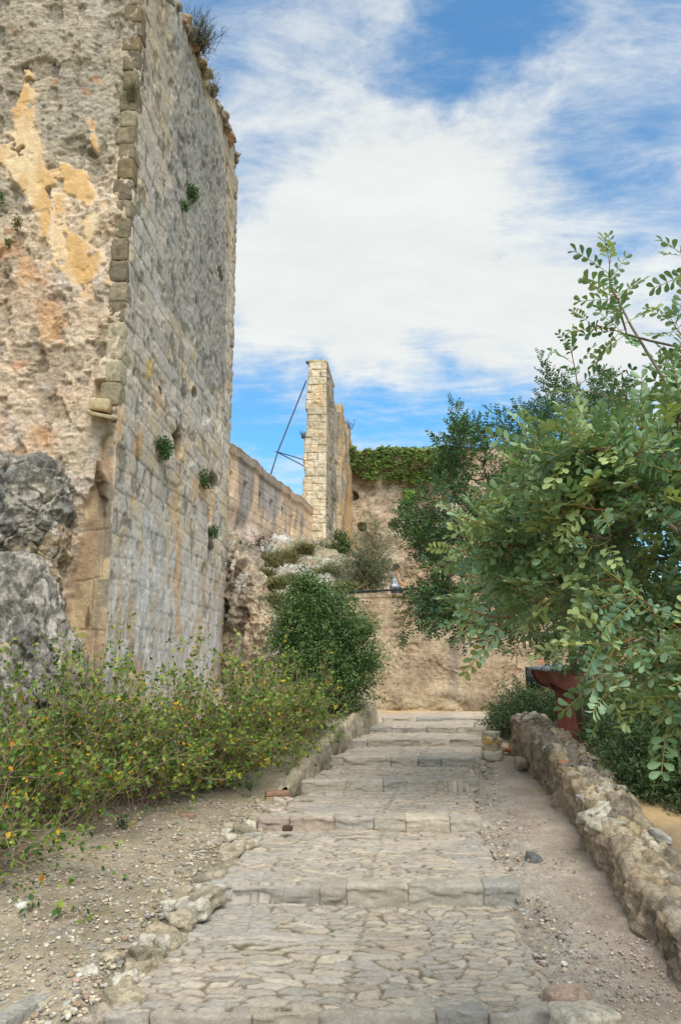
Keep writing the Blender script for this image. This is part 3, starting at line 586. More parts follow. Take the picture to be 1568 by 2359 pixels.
GREYR = [lin(130, 127, 120), lin(156, 148, 134), lin(92, 90, 86), lin(196, 184, 162)]
BUFF = [lin(176, 154, 126), lin(196, 178, 150), lin(140, 122, 96), lin(206, 196, 182)]
c_ = P(0, 1170, 9.55); boulder('rock', c_, (.76, .42, .62), 41, GREYR, 'dark grey weathered boulder bulging from under the ochre render', amp=.20, boxy=4)
c_ = P(85, 1290, 9.6); boulder('rock', c_, (.36, .30, .52), 44, BUFF, 'buff crumbling rock between the dark boulder and the bare sandstone corner', amp=.16, boxy=3.5)
c_ = P(15, 1500, 9.25); boulder('rock', c_, (.66, .55, 1.04), 43, [lin(134, 129, 120), lin(160, 153, 140), lin(90, 87, 82), lin(196, 188, 174)], 'streaked grey bedrock behind the shrubs at the left edge of the photo', amp=.20, boxy=5, an=(1.6, 1.6, .5), R=rot(0, -.25, 0))
# ------------------------------------------------------------------ rock slope, curtain wall, tall wall, ivy wall, retaining wall
def loft(rows, nu, nv):
    R = np.array(rows, float); a, b = R.shape[:2]
    iv = np.linspace(0, a-1, nv); iu = np.linspace(0, b-1, nu)
    def cr(A, t, ax):
        A = np.moveaxis(A, ax, 0); n = len(A); i = np.clip(np.floor(t).astype(int), 0, n-2); f = (t-i).reshape((-1,)+(1,)*(A.ndim-1))
        p0 = A[np.clip(i-1, 0, n-1)]; p1 = A[i]; p2 = A[i+1]; p3 = A[np.clip(i+2, 0, n-1)]
        r = .5*((2*p1)+(-p0+p2)*f+(2*p0-5*p1+4*p2-p3)*f*f+(-p0+3*p1-3*p2+p3)*f**3); return np.moveaxis(r, 0, ax)
    return cr(cr(R, iv, 0), iu, 1)
def rockcolor(q, seed, pal, an=(1, 1, 1)):
    sh = q.shape[:-1]; t = sstep(-.4, .5, fbm(q, .9, 5, seed)); t2 = sstep(.05, .5, fbm(q, 1.9, 5, seed+1, aniso=an)); t3 = sstep(.15, .5, fbm(q, 4, 5, seed+2, aniso=an))
    C = mix(full(sh, pal[0]), full(sh, pal[1]), t); C = mix(C, full(sh, pal[2]), t2*.7); return mix(C, full(sh, pal[3]), t3*.6)
def cliff():
    rows = [[P(500, 1640, 17.3), P(555, 1640, 16.2), P(610, 1640, 15.6), P(668, 1640, 15.7), P(690, 1640, 17.2)],
            [P(505, 1470, 17.4), P(556, 1470, 16.3), P(606, 1470, 15.8), P(655, 1480, 15.9), P(680, 1470, 17.3)],
            [P(512, 1330, 17.6), P(552, 1330, 16.7), P(592, 1340, 16.3), P(632, 1395, 16.3), P(655, 1400, 17.4)],
            [P(518, 1235, 18.0), P(548, 1262, 17.6), P(578, 1296, 17.4), P(612, 1340, 17.2), P(640, 1380, 18)],
            [P(520, 1245, 20.5), P(552, 1275, 19.5), P(585, 1310, 19), P(618, 1352, 19), P(648, 1400, 19)]]
    G = loft(rows, 190, 300); N = -normals(G); q = G*1.0
    if N[..., 1].mean() > 0: N = -N
    f1, f2, idd = voro((q[..., 0]+q[..., 1]*.6)/.22+fbm(q, 1.5, 3, 8)*.8, q[..., 2]/.17+fbm(q, 1.7, 3, 9)*.8, 10)
    d = fbm(q, .9, 5, 201)*.22+ridged(q, 2.2, 5, 202)*.10+ridged(q, 6, 4, 204)*.05+sstep(.03, .35, f2-f1)*.015+fbm(q, 12, 4, 203)*.03
    G2 = G+N*d[..., None]; pal = [lin(176, 158, 134), lin(198, 178, 148), lin(138, 126, 112), lin(206, 200, 190)]
    c = rockcolor(q, 210, pal, (1, 1, .6)); c = mix(full(q.shape[:-1], lin(120, 106, 88)), c, sstep(.0, .16, f2-f1)*.4+.6)
    c = mix(c, full(q.shape[:-1], lin(188, 126, 82)), (idd > .93)*sstep(.1, .2, f2-f1)*.7)
    c = mix(c, full(q.shape[:-1], lin(128, 126, 120)), sstep(.0, .5, q[..., 0]*1.1+1.75+fbm(q, 1.5, 4, 12)*.6)*.6)
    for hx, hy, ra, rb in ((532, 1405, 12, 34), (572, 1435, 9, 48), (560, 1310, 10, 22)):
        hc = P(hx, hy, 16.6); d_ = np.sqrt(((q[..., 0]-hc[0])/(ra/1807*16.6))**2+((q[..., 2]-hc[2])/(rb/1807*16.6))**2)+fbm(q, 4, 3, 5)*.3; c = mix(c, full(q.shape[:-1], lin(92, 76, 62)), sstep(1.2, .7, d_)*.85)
    return tag(grid_obj('rock', G2, c, ROCK, flip=True), 'rough brown rubbly cliff right of the tower, behind the yellowing shrubs', 'rock')
cliff()
def slope():
    rows = [[P(590, 1440, 17.2), P(650, 1440, 17.0), P(700, 1430, 17.2), P(750, 1420, 17.6), P(800, 1400, 18.2), P(830, 1400, 19)],
            [P(590, 1360, 17.9), P(640, 1380, 17.6), P(690, 1375, 18), P(750, 1372, 18.8), P(800, 1366, 19.5), P(822, 1368, 21)],
            [P(585, 1305, 19.6), P(630, 1325, 19.3), P(685, 1325, 20), P(740, 1325, 21), P(785, 1330, 22), P(812, 1350, 23)],
            [P(590, 1284, 21.5), P(640, 1285, 22.5), P(690, 1278, 24), P(740, 1278, 25.5), P(778, 1285, 27), P(800, 1320, 27)],
            [P(560, 1262, 22.6), P(620, 1262, 25), P(680, 1250, 28), P(740, 1248, 30.2), P(775, 1262, 31.5), P(800, 1300, 31.5)]]
    G = loft(rows, 220, 220); N = normals(G); N = np.where((N[..., 2].mean() < 0), -N, N); q = G
    d = fbm(q, .6, 5, 221)*.35+ridged(q, 1.2, 5, 222, (1.3, 1.3, .7))*.22+fbm(q, 5, 4, 223)*.05
    c = rockcolor(q, 230, [lin(170, 162, 150), lin(196, 191, 182), lin(134, 126, 112), lin(214, 211, 206)], (1.5, 1.5, .5))
    g = sstep(-.1, .35, fbm(q, .8, 4, 231)+(q[..., 2]-EYE-3.2)*.22); c = mix(c, mix(full(q.shape[:-1], lin(160, 140, 104)), full(q.shape[:-1], lin(124, 122, 84)), sstep(-.2, .3, fbm(q, 2, 4, 232))), g*.75)
    return tag(grid_obj('rock', G+N*d[..., None], c, ROCK), 'pale grey limestone slope with dry grass below the sloping curtain wall', 'rock')
slope()
def rect_wall(name, p0, p1, zb, zt, nu, nz, colfn, relfn, mat, label, cat, thick=.9, cap=None):
    """wall with a detailed visible face from p0 to p1, a top and a back; zb/zt functions of s in metres"""
    p0 = np.array([p0[0], p0[1], 0.]); p1 = np.array([p1[0], p1[1], 0.]); L = np.linalg.norm(p1-p0); d = (p1-p0)/L; n = np.array([d[1], -d[0], 0])
    s = np.linspace(0, L, nu); S = s[None]+np.zeros((nz, 1)); T = np.linspace(0, 1, nz)[:, None]; B, Tt = zb(s)[None], zt(s)[None]; Z = B+(Tt-B)*T
    q = np.stack([S, Z, 0*S], -1); rel = relfn(q, S, Z, Tt-Z); C = colfn(q, S, Z, Tt-Z)
    Pg = p0+d*S[..., None]+n*rel[..., None]; Pg[..., 2] = Z
    # roll over the top and down the back
    k = 14; off = np.linspace(0, thick, k); Tp = Pg[-1][None]-n*off[1:, None, None]; w_ = np.stack([s[None]+0*off[1:, None], off[1:, None]+0*s[None], 0*s[None]+0*off[1:, None]], -1); Tp[..., 2] += fbm(w_, 3, 4, 7)*.05
    Ct = np.broadcast_to(C[-1][None], Tp.shape).copy(); bk = Tp[-1][None].copy(); bk[..., 2] = B-.05
    G = np.concatenate([Pg, Tp, bk]); CC = np.concatenate([C, Ct, C[:1]]); o = grid_obj(name, G, CC, mat)
    # ends
    for j in (0, -1):
        a, b = G[0, j], G[nz-1, j]; c2, e = G[-2, j], G[-1, j]; mb = MB(); col = C[nz//2, j]; mb.add([a, b, c2, e], [[[0, 1, 2, 3]]], col)
        me2 = mb.build('wall_end', mat, None, False); me2.parent = o
    tag(o, label, cat); return o, (p0, d, n, L)
# curtain wall, climbing behind the tower down to the tall wall
def cw_rel(q, S, Z, dt):
    e, idd, r = bricks(S, Z, .30, .6, 60, .3); slot = 0*S
    for k in np.arange(1.2, 13, 1.25): slot = np.maximum(slot, sstep(.16, .10, np.abs(S-k-(k*7 % 1)*.2))*sstep(.2, .3, dt-.55)*sstep(1.5, 1.35, dt))
    cop = sstep(.32, .26, dt); r_ = fbm(q, .9, 5, 61)*.05+ridged(q, 3, 4, 62)*.025*sstep(1.0, 2.4, dt)+sstep(0, .03, e)*.015*sstep(2.6, 1.6, dt)-slot*.18+cop*.07-.05*sstep(1.7, 2.0, dt)
    return r_-sstep(.35, .6, fbm(q, 2.0, 4, 63))*.07*sstep(1.5, 2.6, dt)
def cw_col(q, S, Z, dt):
    e, idd, r = bricks(S, Z, .30, .6, 60, .3); sh = S.shape
    low = mix(full(sh, lin(200, 172, 150)), full(sh, lin(214, 192, 174)), sstep(-.3, .4, fbm(q, 1.6, 5, 64))); low = mix(low, full(sh, lin(150, 134, 118)), sstep(.15, .5, fbm(q, 2.4, 5, 65))*.6)
    up = mix(full(sh, lin(210, 180, 150)), full(sh, lin(168, 158, 150)), sstep(-.1, .35, fbm(q, .8, 5, 66)+.25-(S-4)*.05)); up = up*(.88+.2*idd)[..., None]; up = mix(full(sh, lin(150, 134, 114)), up, sstep(0, .03, e+fbm(q, 4, 3, 69)*.02)*.35+.65)
    up = mix(up, full(sh, lin(112, 108, 102)), sstep(.1, .5, fbm(q, 1.9, 5, 67, aniso=(1.5, .5, 1)))*.5)
    c = mix(up, low, sstep(1.6, 2.1, dt+fbm(q, 1.2, 3, 68)*.4)); return mix(c, full(sh, lin(140, 124, 104)), sstep(.30, .24, dt)*.6)
ax, ay = -3.07-.22*6, 15.0; bx, by = -1.09+.22*1.2, 31.2
cwall, _ = rect_wall('curtain_wall', (ax, ay), (bx, by), lambda s: np.interp(s, [0, 7, 17], [EYE-.5, EYE+1.6, EYE+3.9]), lambda s: EYE+6.16+fbm(np.stack([s, 0*s, 0*s], -1), 2.2, 3, 4)*.05, 380, 230, cw_col, cw_rel, STONE,
    'long pinkish curtain wall with narrow slots, sloping down from the big tower', 'wall', .7)
# tall thin wall seen end-on
def tall_wall():
    root = empty('wall_fragment', (-.58, 30, EYE+4.2), 'tall narrow ruined wall fragment of pale ashlar rising against the sky', 'wall')
    Xl, Xr = -1.43, -.565; Yf = 30.0; zb, zt = EYE+3.6, EYE+12.3
    def endface():
        nu, nz = 90, 520; T = np.linspace(0, 1, nz)[:, None]; U = np.linspace(0, 1, nu)[None]; Z = zb+(zt-zb)*T+0*U
        zr = Z[:, :1]; ragl = (np.floor((zr-zb)/.315)); ra = (_h(ragl, 0*ragl, 0*ragl, 5)-.5)*.11
        lef = Xl+np.interp(zr, [zb, EYE+6.2, EYE+9, EYE+11, zt], [-.03, -.05, .02, .07, .13])+ra; X = lef+(Xr-lef)*U; q = np.stack([X, Z, 0*X], -1)
        e, idd, r = bricks(X-Xl, Z+fbm(q, 2, 2, 7)*.02, .315, .40, 301, .35)
        wb = sstep(.045, .0, np.minimum(X-lef, 10)); rel = sstep(0, .035, e)*.018+(idd-.5)*.03+fbm(q, 5, 5, 302)*.03
        G = np.stack([X, Yf-rel+wb*.06, Z+0*U], -1)
        pal = np.array([lin(214, 198, 170), lin(206, 188, 158), lin(218, 204, 178), lin(208, 184, 152), lin(202, 188, 162)]); c = pal[(idd*4.99).astype(int)]*(.9+.15*((idd*31) % 1))[..., None]
        c = mix(full(X.shape, lin(168, 148, 118)), c, sstep(0.002, .03, e+fbm(q, 4, 4, 305)*.02)*.8+.2); c = mix(c, full(X.shape, lin(216, 170, 118)), sstep(.1, .6, fbm(q, 1.3, 4, 303))*.4); c = mix(c, full(X.shape, lin(150, 140, 118)), sstep(.2, .6, fbm(q, 2.6, 4, 304))*.4)
        c = mix(c, full(X.shape, lin(150, 146, 90)), sstep(zt-.35, zt, Z+0*X)*.4); o = grid_obj('end_face', G, c, STONE); keep(o, root)
        B = G[:, :1].copy(); Bk = B.copy(); Bk[..., 1] += 8.0; Bk[..., 0] += 1.0; o = grid_obj('left_face', np.concatenate([B, (B+Bk)/2, Bk], 1), np.broadcast_to(lin(170, 156, 132), (nz, 3, 3)), STONE, flip=True); keep(o, root)
    endface()
    def side():
        nu, nz = 170, 420; s = np.linspace(0, 8.6, nu); dxy = np.array([.125, 1, 0]); dxy /= np.linalg.norm(dxy); n = np.array([dxy[1], -dxy[0], 0])
        top = zt+np.interp(s, [0, .25, 1.2, 2.2, 3.1, 3.2, 3.5, 3.6, 5.2, 5.3, 7, 7.6, 8.6], [0, -.05, -.25, -.32, -.55, -1.1, -1.1, -.6, -.75, -.95, -.85, -1.2, -1.6])+fbm(np.stack([s, 0*s, 0*s], -1), 3, 4, 6)*.12
        S = s[None]+np.zeros((nz, 1)); Z = zb-.5+(top[None]-zb+.5)*np.linspace(0, 1, nz)[:, None]; q = np.stack([S, Z, 0*S], -1)
        e, idd, r = bricks(S, Z, .315, .6, 311, .3); second = sstep(3.3, 3.6, S)
        rel = fbm(q, 1.2, 5, 312)*.05+sstep(0, .03, e)*.02-sstep(.25, .6, fbm(q, 1.6, 4, 313))*.10+second*.14-sstep(2.2, 2.5, S)*sstep(3.3, 3.1, S)*.15*sstep(EYE+8.5, EYE+9, Z)
        G = np.array([Xr, Yf, 0])+dxy*S[..., None]+n*(rel*sstep(0, .2, S))[..., None]; G[..., 2] = Z
        c = mix(full(S.shape, lin(142, 134, 122)), full(S.shape, lin(168, 154, 132)), sstep(-.3, .4, fbm(q, 1.2, 5, 314))); c = mix(c, full(S.shape, lin(100, 94, 86)), sstep(.1, .5, fbm(q, 2, 5, 315, aniso=(1.3, .6, 1)))*.6)
        c = mix(c, full(S.shape, lin(206, 166, 116)), second*.75*sstep(-.5, .3, fbm(q, 1.5, 4, 316))); c = mix(c, full(S.shape, lin(176, 176, 174)), sstep(EYE+6, EYE+4, Z)*(1-second)*.4)
        o = grid_obj('side_face', G, c, STONE); keep(o, root)
        tp = G[-1]; k = np.linspace(0, .86, 8)[:, None, None]; Tp = tp[None]-n*k; Tp[..., 2] += fbm(Tp, 4, 3, 9)*.07*sstep(0, .1, k[..., 0]); o = grid_obj('wall_top', Tp, np.broadcast_to(lin(160, 144, 112), Tp.shape), STONE, flip=False); keep(o, root)
    side()
tall_wall()
# ivy wall across the back
def iw_rel(q, S, Z, dt):
    f1, f2, idd = voro(S/.32+fbm(q, 1.5, 3, 8)*.8, Z/.22+fbm(q, 1.5, 3, 9)*.8, 321); hole = 0*S
    for x_, z_ in ((1.05, -2.35), (1.45, -3.9), (3.0, -3.9), (2.0, -6.6)): hole = np.maximum(hole, sstep(1.1, .8, np.sqrt(((S-x_)/.24)**2+((-dt-z_)/.22)**2)+fbm(q, 3, 3, 5)*.2))
    return fbm(q, .7, 5, 322)*.09+ridged(q, 3, 4, 350)*.03+sstep(.04, .3, f2-f1)*.016-sstep(.3, .6, fbm(q, 1.3, 4, 323))*.10-hole*.35
def iw_col(q, S, Z, dt):
    sh = S.shape; f1, f2, idd = voro(S/.32+fbm(q, 1.5, 3, 8)*.8, Z/.22+fbm(q, 1.5, 3, 9)*.8, 321)
    c = mix(full(sh, lin(200, 180, 156)), full(sh, lin(184, 160, 134)), sstep(-.3, .4, fbm(q, .8, 5, 324))); c = mix(c, full(sh, lin(216, 204, 184)), sstep(-.1, .4, fbm(q, 1.1, 4, 325))*.5)
    c = c*(.86+.25*idd)[..., None]; c = mix(full(sh, lin(150, 126, 98)), c, sstep(.03, .16, f2-f1)*.35+.65); c = mix(c, full(sh, lin(128, 110, 88)), sstep(.05, .45, fbm(q, 1.5, 5, 326))*.5); c = mix(c, full(sh, lin(118, 100, 80)), sstep(.15, .45, fbm(q, 5, 5, 327))*.55)
    hole = 0*S
    for x_, z_ in ((1.05, -2.35), (1.45, -3.9), (3.0, -3.9), (2.0, -6.6)): hole = np.maximum(hole, sstep(1.1, .8, np.sqrt(((S-x_)/.24)**2+((-dt-z_)/.22)**2)))
    return mix(c, full(sh, lin(96, 78, 58)), hole*.7)
iwall, _ = rect_wall('back_wall', (-.4, 38.2), (11.2, 37.2), lambda s: EYE+1.0+0*s, lambda s: EYE+10.78-sstep(8.5, 10.5, s)*.5-sstep(10.6, 11.4, s)*2.5+fbm(np.stack([s, 0*s, 0*s], -1), 1.2, 3, 4)*.06, 360, 330, iw_col, iw_rel, ROUGH,
    'high buff rubble wall across the back, topped by hanging ivy', 'wall', 1.2)
# retaining wall above the landing
def rw_rel(q, S, Z, dt):
    f1, f2, idd = voro(S/.35+fbm(q, 1.3, 3, 8)*.9, Z/.24+fbm(q, 1.3, 3, 9)*.9, 331); low = sstep(EYE-.30, EYE-.62, Z+fbm(q, 1.5, 3, 10)*.12)
    lay = np.abs(((Z+fbm(q, .6, 3, 11)*.06)/.28) % 1-.5)
    return fbm(q, .8, 5, 332)*.04+ridged(q, 2.2, 4, 333, (.7, 1.6, 1))*.006-.008*sstep(.47, .5, lay)*sstep(-.1, .3, fbm(q, 1.2, 3, 12))+ridged(q, 9, 3, 351)*.010+low*(.12+fbm(q, 2.3, 5, 334)*.10+ridged(q, 4, 4, 353)*.03)+sstep(.10, .06, dt)*.02+fbm(q, 4, 4, 352)*.012+fbm(q, 12, 3, 335)*.006-sstep(.40, .6, fbm(q, 2.2, 5, 336))*.03
def rw_col(q, S, Z, dt):
    sh = S.shape; c = mix(full(sh, lin(190, 169, 141)), full(sh, lin(178, 156, 129)), sstep(-.3, .4, fbm(q, .7, 5, 337))); c = mix(c, full(sh, lin(202, 184, 154)), sstep(.0, .5, fbm(q, 2.0, 5, 338))*.45)
    c = mix(c, full(sh, lin(150, 132, 112)), sstep(.0, .5, fbm(q, 1.6, 5, 339))*.5); ck = (1-sstep(.0, .035, np.abs(fbm(q, .9, 5, 344, aniso=(.8, 1.5, 1)))))*sstep(-.1, .2, fbm(q, .7, 3, 345)); c = mix(c, full(sh, lin(112, 92, 72)), ck*.55); c = mix(c, full(sh, lin(140, 118, 94)), sstep(.2, .45, fbm(q, 6, 4, 346))*.4)
    stn = sstep(.20, .05, np.abs(S-3.6+fbm(q, 1, 3, 6)*.15))*sstep(EYE+1.1, EYE+.3, Z)*sstep(EYE-.7, EYE-.2, Z); c = mix(c, full(sh, lin(136, 122, 110)), stn*.65)
    c = mix(c, full(sh, lin(206, 138, 96)), sstep(4.6, 5.4, S)*sstep(.2, .5, fbm(q, 1.7, 4, 340, aniso=(1, 2, 1)))*sstep(EYE+.4, EYE+.1, Z)*.7)
    lay = np.abs(((Z+fbm(q, .6, 3, 11)*.06)/.28) % 1-.5); c = mix(c, full(sh, lin(156, 130, 100)), sstep(.46, .5, lay)*.30*sstep(-.1, .3, fbm(q, 1.2, 3, 12)))
    low = sstep(EYE-.30, EYE-.62, Z+fbm(q, 1.5, 3, 10)*.12); c = mix(c, mix(full(sh, lin(176, 158, 128)), full(sh, lin(120, 106, 84)), sstep(-.1, .4, fbm(q, 2.5, 4, 341))), low*.8)
    top = sstep(.85, .5, dt+fbm(q, 1.5, 3, 13)*.25); c = mix(c, mix(full(sh, lin(168, 142, 116)), full(sh, lin(196, 176, 144)), sstep(.1, .4, fbm(q, 4, 4, 342))), top*.7)
    return mix(c, full(sh, lin(182, 136, 108)), sstep(.09, .05, dt)*sstep(-.2, .2, fbm(q, 1.5, 3, 343))*.8)
rwall, _ = rect_wall('retaining_wall', (-1.34, 16.32), (8.6, 15.7), lambda s: EYE-1.05+0*s, lambda s: EYE+1.46+.02*s-sstep(5.8, 6.8, s)*.75+fbm(np.stack([s, 0*s, 0*s], -1), 1.6, 3, 4)*.025, 560, 260, rw_col, rw_rel, ROUGH,
    'long sandy plastered retaining wall behind the landing, under the handrail', 'wall', .55)
# handrail on the retaining wall
rail = empty('handrail', (1.2, 16.2, EYE+1.5), 'dark metal handrail along the top of the sandy retaining wall', 'railing')
mb = MB(); p0, p1 = P(770, 1366, 16.25), P(1260, 1341, 15.9); mb.tube([p0, p0*.5+p1*.5, p1], .024, lin(44, 52, 56), 8); keep(mb.build('rail', METAL), rail)
for t in (.06, .28, .5, .72, .94):
    p = p0+(p1-p0)*t; mb = MB(); mb.tube([p-np.array([0, 0, .16]), p], .014, lin(44, 52, 56), 6); keep(mb.build('post', METAL), rail)
# kerb wall left of the path
def kerb():
    root = empty('kerb_wall', (XLf(10.5), 10.5, EYE-1.3), 'low mortared kerb wall with a brick end, holding the gravel bed left of the steps', 'wall')
    ys = np.arange(9.25, 13.6, .02); prof = [(0.02, -.12), (.02, .0), (.0, .5), (-.01, .93), (-.02, 1.0), (-.05, 1.02), (-.09, 1.01), (-.13, .98), (-.16, .8), (-.16, .2)]
    pr = np.array(prof); tt = np.linspace(0, len(pr)-1, 46); pr = np.stack([np.interp(tt, range(len(pr)), pr[:, 0]), np.interp(tt, range(len(pr)), pr[:, 1])], 1)
    Y = ys[:, None]+0*tt[None]; x0 = XLf(Y)-.02; zb = tread(Y)-.1; zt = EYE+np.interp(Y, [9.2, 9.6, 10.4, 11.5, 12.3, 13, 14], [-1.33, -1.26, -1.05, -.85, -.745, -.62, -.55])
    X = x0+pr[None, :, 0]; Z = zb+(zt-zb)*pr[None, :, 1]; q = np.stack([X, Y, Z], -1)
    n = np.stack([1-pr[None, :, 1]*.5+0*Y, 0*Y, pr[None, :, 1]+0*Y], -1); q2 = q+n*(fbm(q, 3.0, 5, 351)*.07+fbm(q, 12, 4, 352)*.03+ridged(q, 5, 4, 356)*.02)[..., None]
    c = mix(full(X.shape, lin(158, 146, 126)), full(X.shape, lin(128, 117, 98)), sstep(-.3, .4, fbm(q, 2, 5, 353))); c = mix(c, full(X.shape, lin(190, 176, 146)), sstep(.7, 1.0, pr[None, :, 1]+fbm(q, 2, 3, 354)*.2)*.6); c = mix(c, full(X.shape, lin(112, 106, 88)), sstep(.1, .5, fbm(q, 4, 4, 355))*.4)
    keep(grid_obj('mortar_kerb', q2, c, STONE), root)
    for k, (dz, cc) in enumerate([(.02, lin(160, 124, 102)), (.075, lin(176, 154, 122)), (.13, lin(150, 118, 96))]):
        x = float(XLf(9.2)); stone((.27, .13, .055), 360+k, cc*.95, (x-.12, 9.2, EYE-1.49+dz), rot(0, 0, .15), 'brick', STONE, root, 6, .05, 9)
kerb()
# rubble wall on the right
def rubble():
    root = empty('rubble_wall', (2.4, 8, EYE-1.5), 'low ruined rubble wall beside the dirt strip, right of the steps', 'wall')
    ys = np.concatenate([np.arange(3.6, 11.42, .018)]); xb = np.interp(ys, [3.6, 5.2, 6.4, 7.5, 9, 10, 11.4], [2.04, 2.05, 2.12, 2.24, 2.36, 2.42, 2.34]); h = np.interp(ys, [3.6, 5.2, 6.0, 6.8, 8, 9.5, 10.6, 11.4], [.08, .17, .26, .34, .42, .48, .54, .54])
    wd = np.interp(ys, [3.6, 6, 7.5, 10, 11.4], [.7, .58, .48, .50, .50]); zg = smoothz(ys)-.06; m = 84
    a = np.linspace(0, 1, m)[None]; k1, k2 = .36, .68
    px = np.where(a < k1, .10*a/k1, np.where(a < k2, .10+.80*(a-k1)/(k2-k1), .90+.10*(a-k2)/(1-k2))); pzv = np.where(a < k1, a/k1, np.where(a < k2, 1.0, 1-(a-k2)/(1-k2)))
    X = xb[:, None]+px*wd[:, None]; Z = zg[:, None]+pzv*(h[:, None]+.06); Y = ys[:, None]+0*a; q = np.stack([X, Y, Z], -1); N = normals(q); N = N if N[len(ys)//2, m//2, 2] > 0 else -N
    ll = a*1.3+0*Y; f1, f2, idd = voro(Y/.17+fbm(q, 2, 3, 361)*.6, ll/.12+fbm(q, 2, 3, 362)*.6, 363)
    topm = sstep(.30, .42, a)*sstep(.76, .66, a)+0*Y; d = fbm(q, 1.8, 5, 364)*.07+sstep(.03, .3, f2-f1)*.03*(idd*.7+.5)*(.2+.8*topm)+fbm(q, 9, 5, 365)*.035+ridged(q, 8, 4, 366)*.026+(idd-.5)*.05*topm
    G = q+N*d[..., None]; pal = np.array([lin(178, 163, 138), lin(156, 143, 120), lin(178, 158, 126), lin(166, 154, 136), lin(186, 174, 150), lin(148, 136, 116)])
    c = pal[np.minimum((idd*5.99).astype(int), 5)]*(.85+.25*((idd*41) % 1))[..., None]; c = mix(full(X.shape, lin(110, 98, 76)), c, sstep(.02, .18, f2-f1)*.8+.2)
    face = mix(full(X.shape, lin(166, 144, 120)), full(X.shape, lin(146, 128, 106)), sstep(-.3, .4, fbm(q, 4, 4, 367, aniso=(1, 2, .6)))); c = mix(c, face, (1-topm)*.75)
    c = mix(c, full(X.shape, lin(122, 112, 70)), sstep(.1, .55, fbm(q, 3, 4, 368))*sstep(8.5, 5.5, Y)*.55); c = mix(c, full(X.shape, lin(92, 86, 74)), sstep(.25, .6, fbm(q, 5, 4, 369))*.5)
    keep(grid_obj('rubble_core', G, c, ROUGH, flip=True), root)
    e_ = G[-1]; mb = MB(); mb.add(np.concatenate([e_, [e_[0]*.5+e_[-1]*.5]]), [[[i, i+1, m] for i in range(m-1)]], c[-1].mean(0)); keep(mb.build('wall_end', ROUGH, None, False), root)
    r = random.Random(5)
    for k in range(36):
        y = 5.7+5.6*(k+r.random())/36; i = int(np.searchsorted(ys, y)); i = min(i, len(ys)-1); s_ = r.uniform(.07, .22)*(1.15 if y < 8 else .9); t = r.uniform(.02, .95)
        col = r.choice([lin(174, 164, 144), lin(148, 140, 124), lin(176, 158, 128), lin(160, 154, 142), lin(188, 180, 162)])
        if k % 17 == 4: col = lin(188, 134, 100)
        stone((s_, s_*r.uniform(.8, 1.3), s_*r.uniform(.4, .65)), 400+k, col, (xb[i]+wd[i]*t, y, zg[i]+h[i]+.045+r.uniform(-.03, .02)), rot(r.uniform(-.4, .4), r.uniform(-.4, .4), r.random()*3), 'cap_stone', ROUGH, root, 12, .42, 5.5, .5)
rubble()
# single stones one could pick up
def loose(x, y, Y, size, col, label, cat='stone', R=None, name='loose_stone', seed=1, dz=0.):
    p = P(x, y, Y); o = stone(size, seed, col, (p[0], p[1], p[2]+dz), R, name, STONE, None, 8, .16, 4.5, .4); return tag(o, label, cat)
loose(1229, 1985, 7.35, (.15, .16, .12), lin(104, 104, 102), 'dark grey broken stone lying on the dirt beside the third step', seed=3, R=rot(.3, .3, .4), name='loose_stone')
loose(361, 2027, 7.0, (.18, .13, .09), lin(214, 206, 192), 'whitish stone on the gravel, lower of the two pale stones at the path edge', seed=4)
loose(397, 1996, 7.3, (.21, .14, .09), lin(206, 200, 188), 'pale flat stone on the gravel, upper of the two pale stones at the path edge', seed=5)
loose(1303, 2298, 4.98, (.24, .17, .10), lin(184, 158, 136), 'reddish stone at the right end of the lowest step', seed=6)
loose(1345, 2350, 4.72, (.36, .26, .14), lin(196, 186, 164), 'big pale buff rock in the bottom right, beside the lowest step', seed=7, R=rot(0, .1, .5))
loose(432, 1880, 8.35, (.16, .09, .06), lin(152, 124, 104), 'reddish brick fragment on the gravel under the shrubs', cat='brick', name='brick_fragment', seed=8)
loose(662, 1908, 8.05, (.10, .08, .05), lin(84, 66, 52), 'small dark brown clod below the third step', seed=9)
loose(1170, 1728, 11.35, (.22, .10, .05), lin(186, 104, 68), 'orange roof tile piece lying by the far end of the rubble wall', cat='tile', name='tile_fragment', seed=10)
loose(55, 2088, 6.1, (.10, .08, .06), lin(206, 202, 192), 'small white stone alone on the gravel at lower left', seed=11)
loose(1200, 1762, 10.5, (.16, .20, .14), lin(152, 140, 118), 'rough brown stone at the foot of the rubble wall', seed=12, dz=.03)
pile = empty('stone_pile', (1.95, 11.0, EYE-1.2), 'small heap of stacked yellowish stones at the right end of the fifth step', 'stone pile')
for k, (x, y, s_, cc) in enumerate([(1133, 1740, .26, lin(196, 186, 162)), (1132, 1722, .24, lin(176, 160, 130)), (1130, 1706, .20, lin(206, 176, 116)), (1140, 1708, .18, lin(190, 172, 138)), (1134, 1694, .2, lin(176, 168, 146)), (1146, 1728, .16, lin(160, 150, 128))]):
    p = P(x, y, 11.1+.04*(k % 2)); stone((s_, s_*.9, s_*.55), 500+k, cc, p, rot(0, 0, k), 'stone', STONE, pile, 7, .16, 5)
edging = empty('stone_edging', (-1.0, 7, EYE-1.7), 'crumbling row of half-buried stones edging the gravel bed along the left side of the paving', 'stone edging')
re_ = random.Random(12); yy = 4.5; k = 0
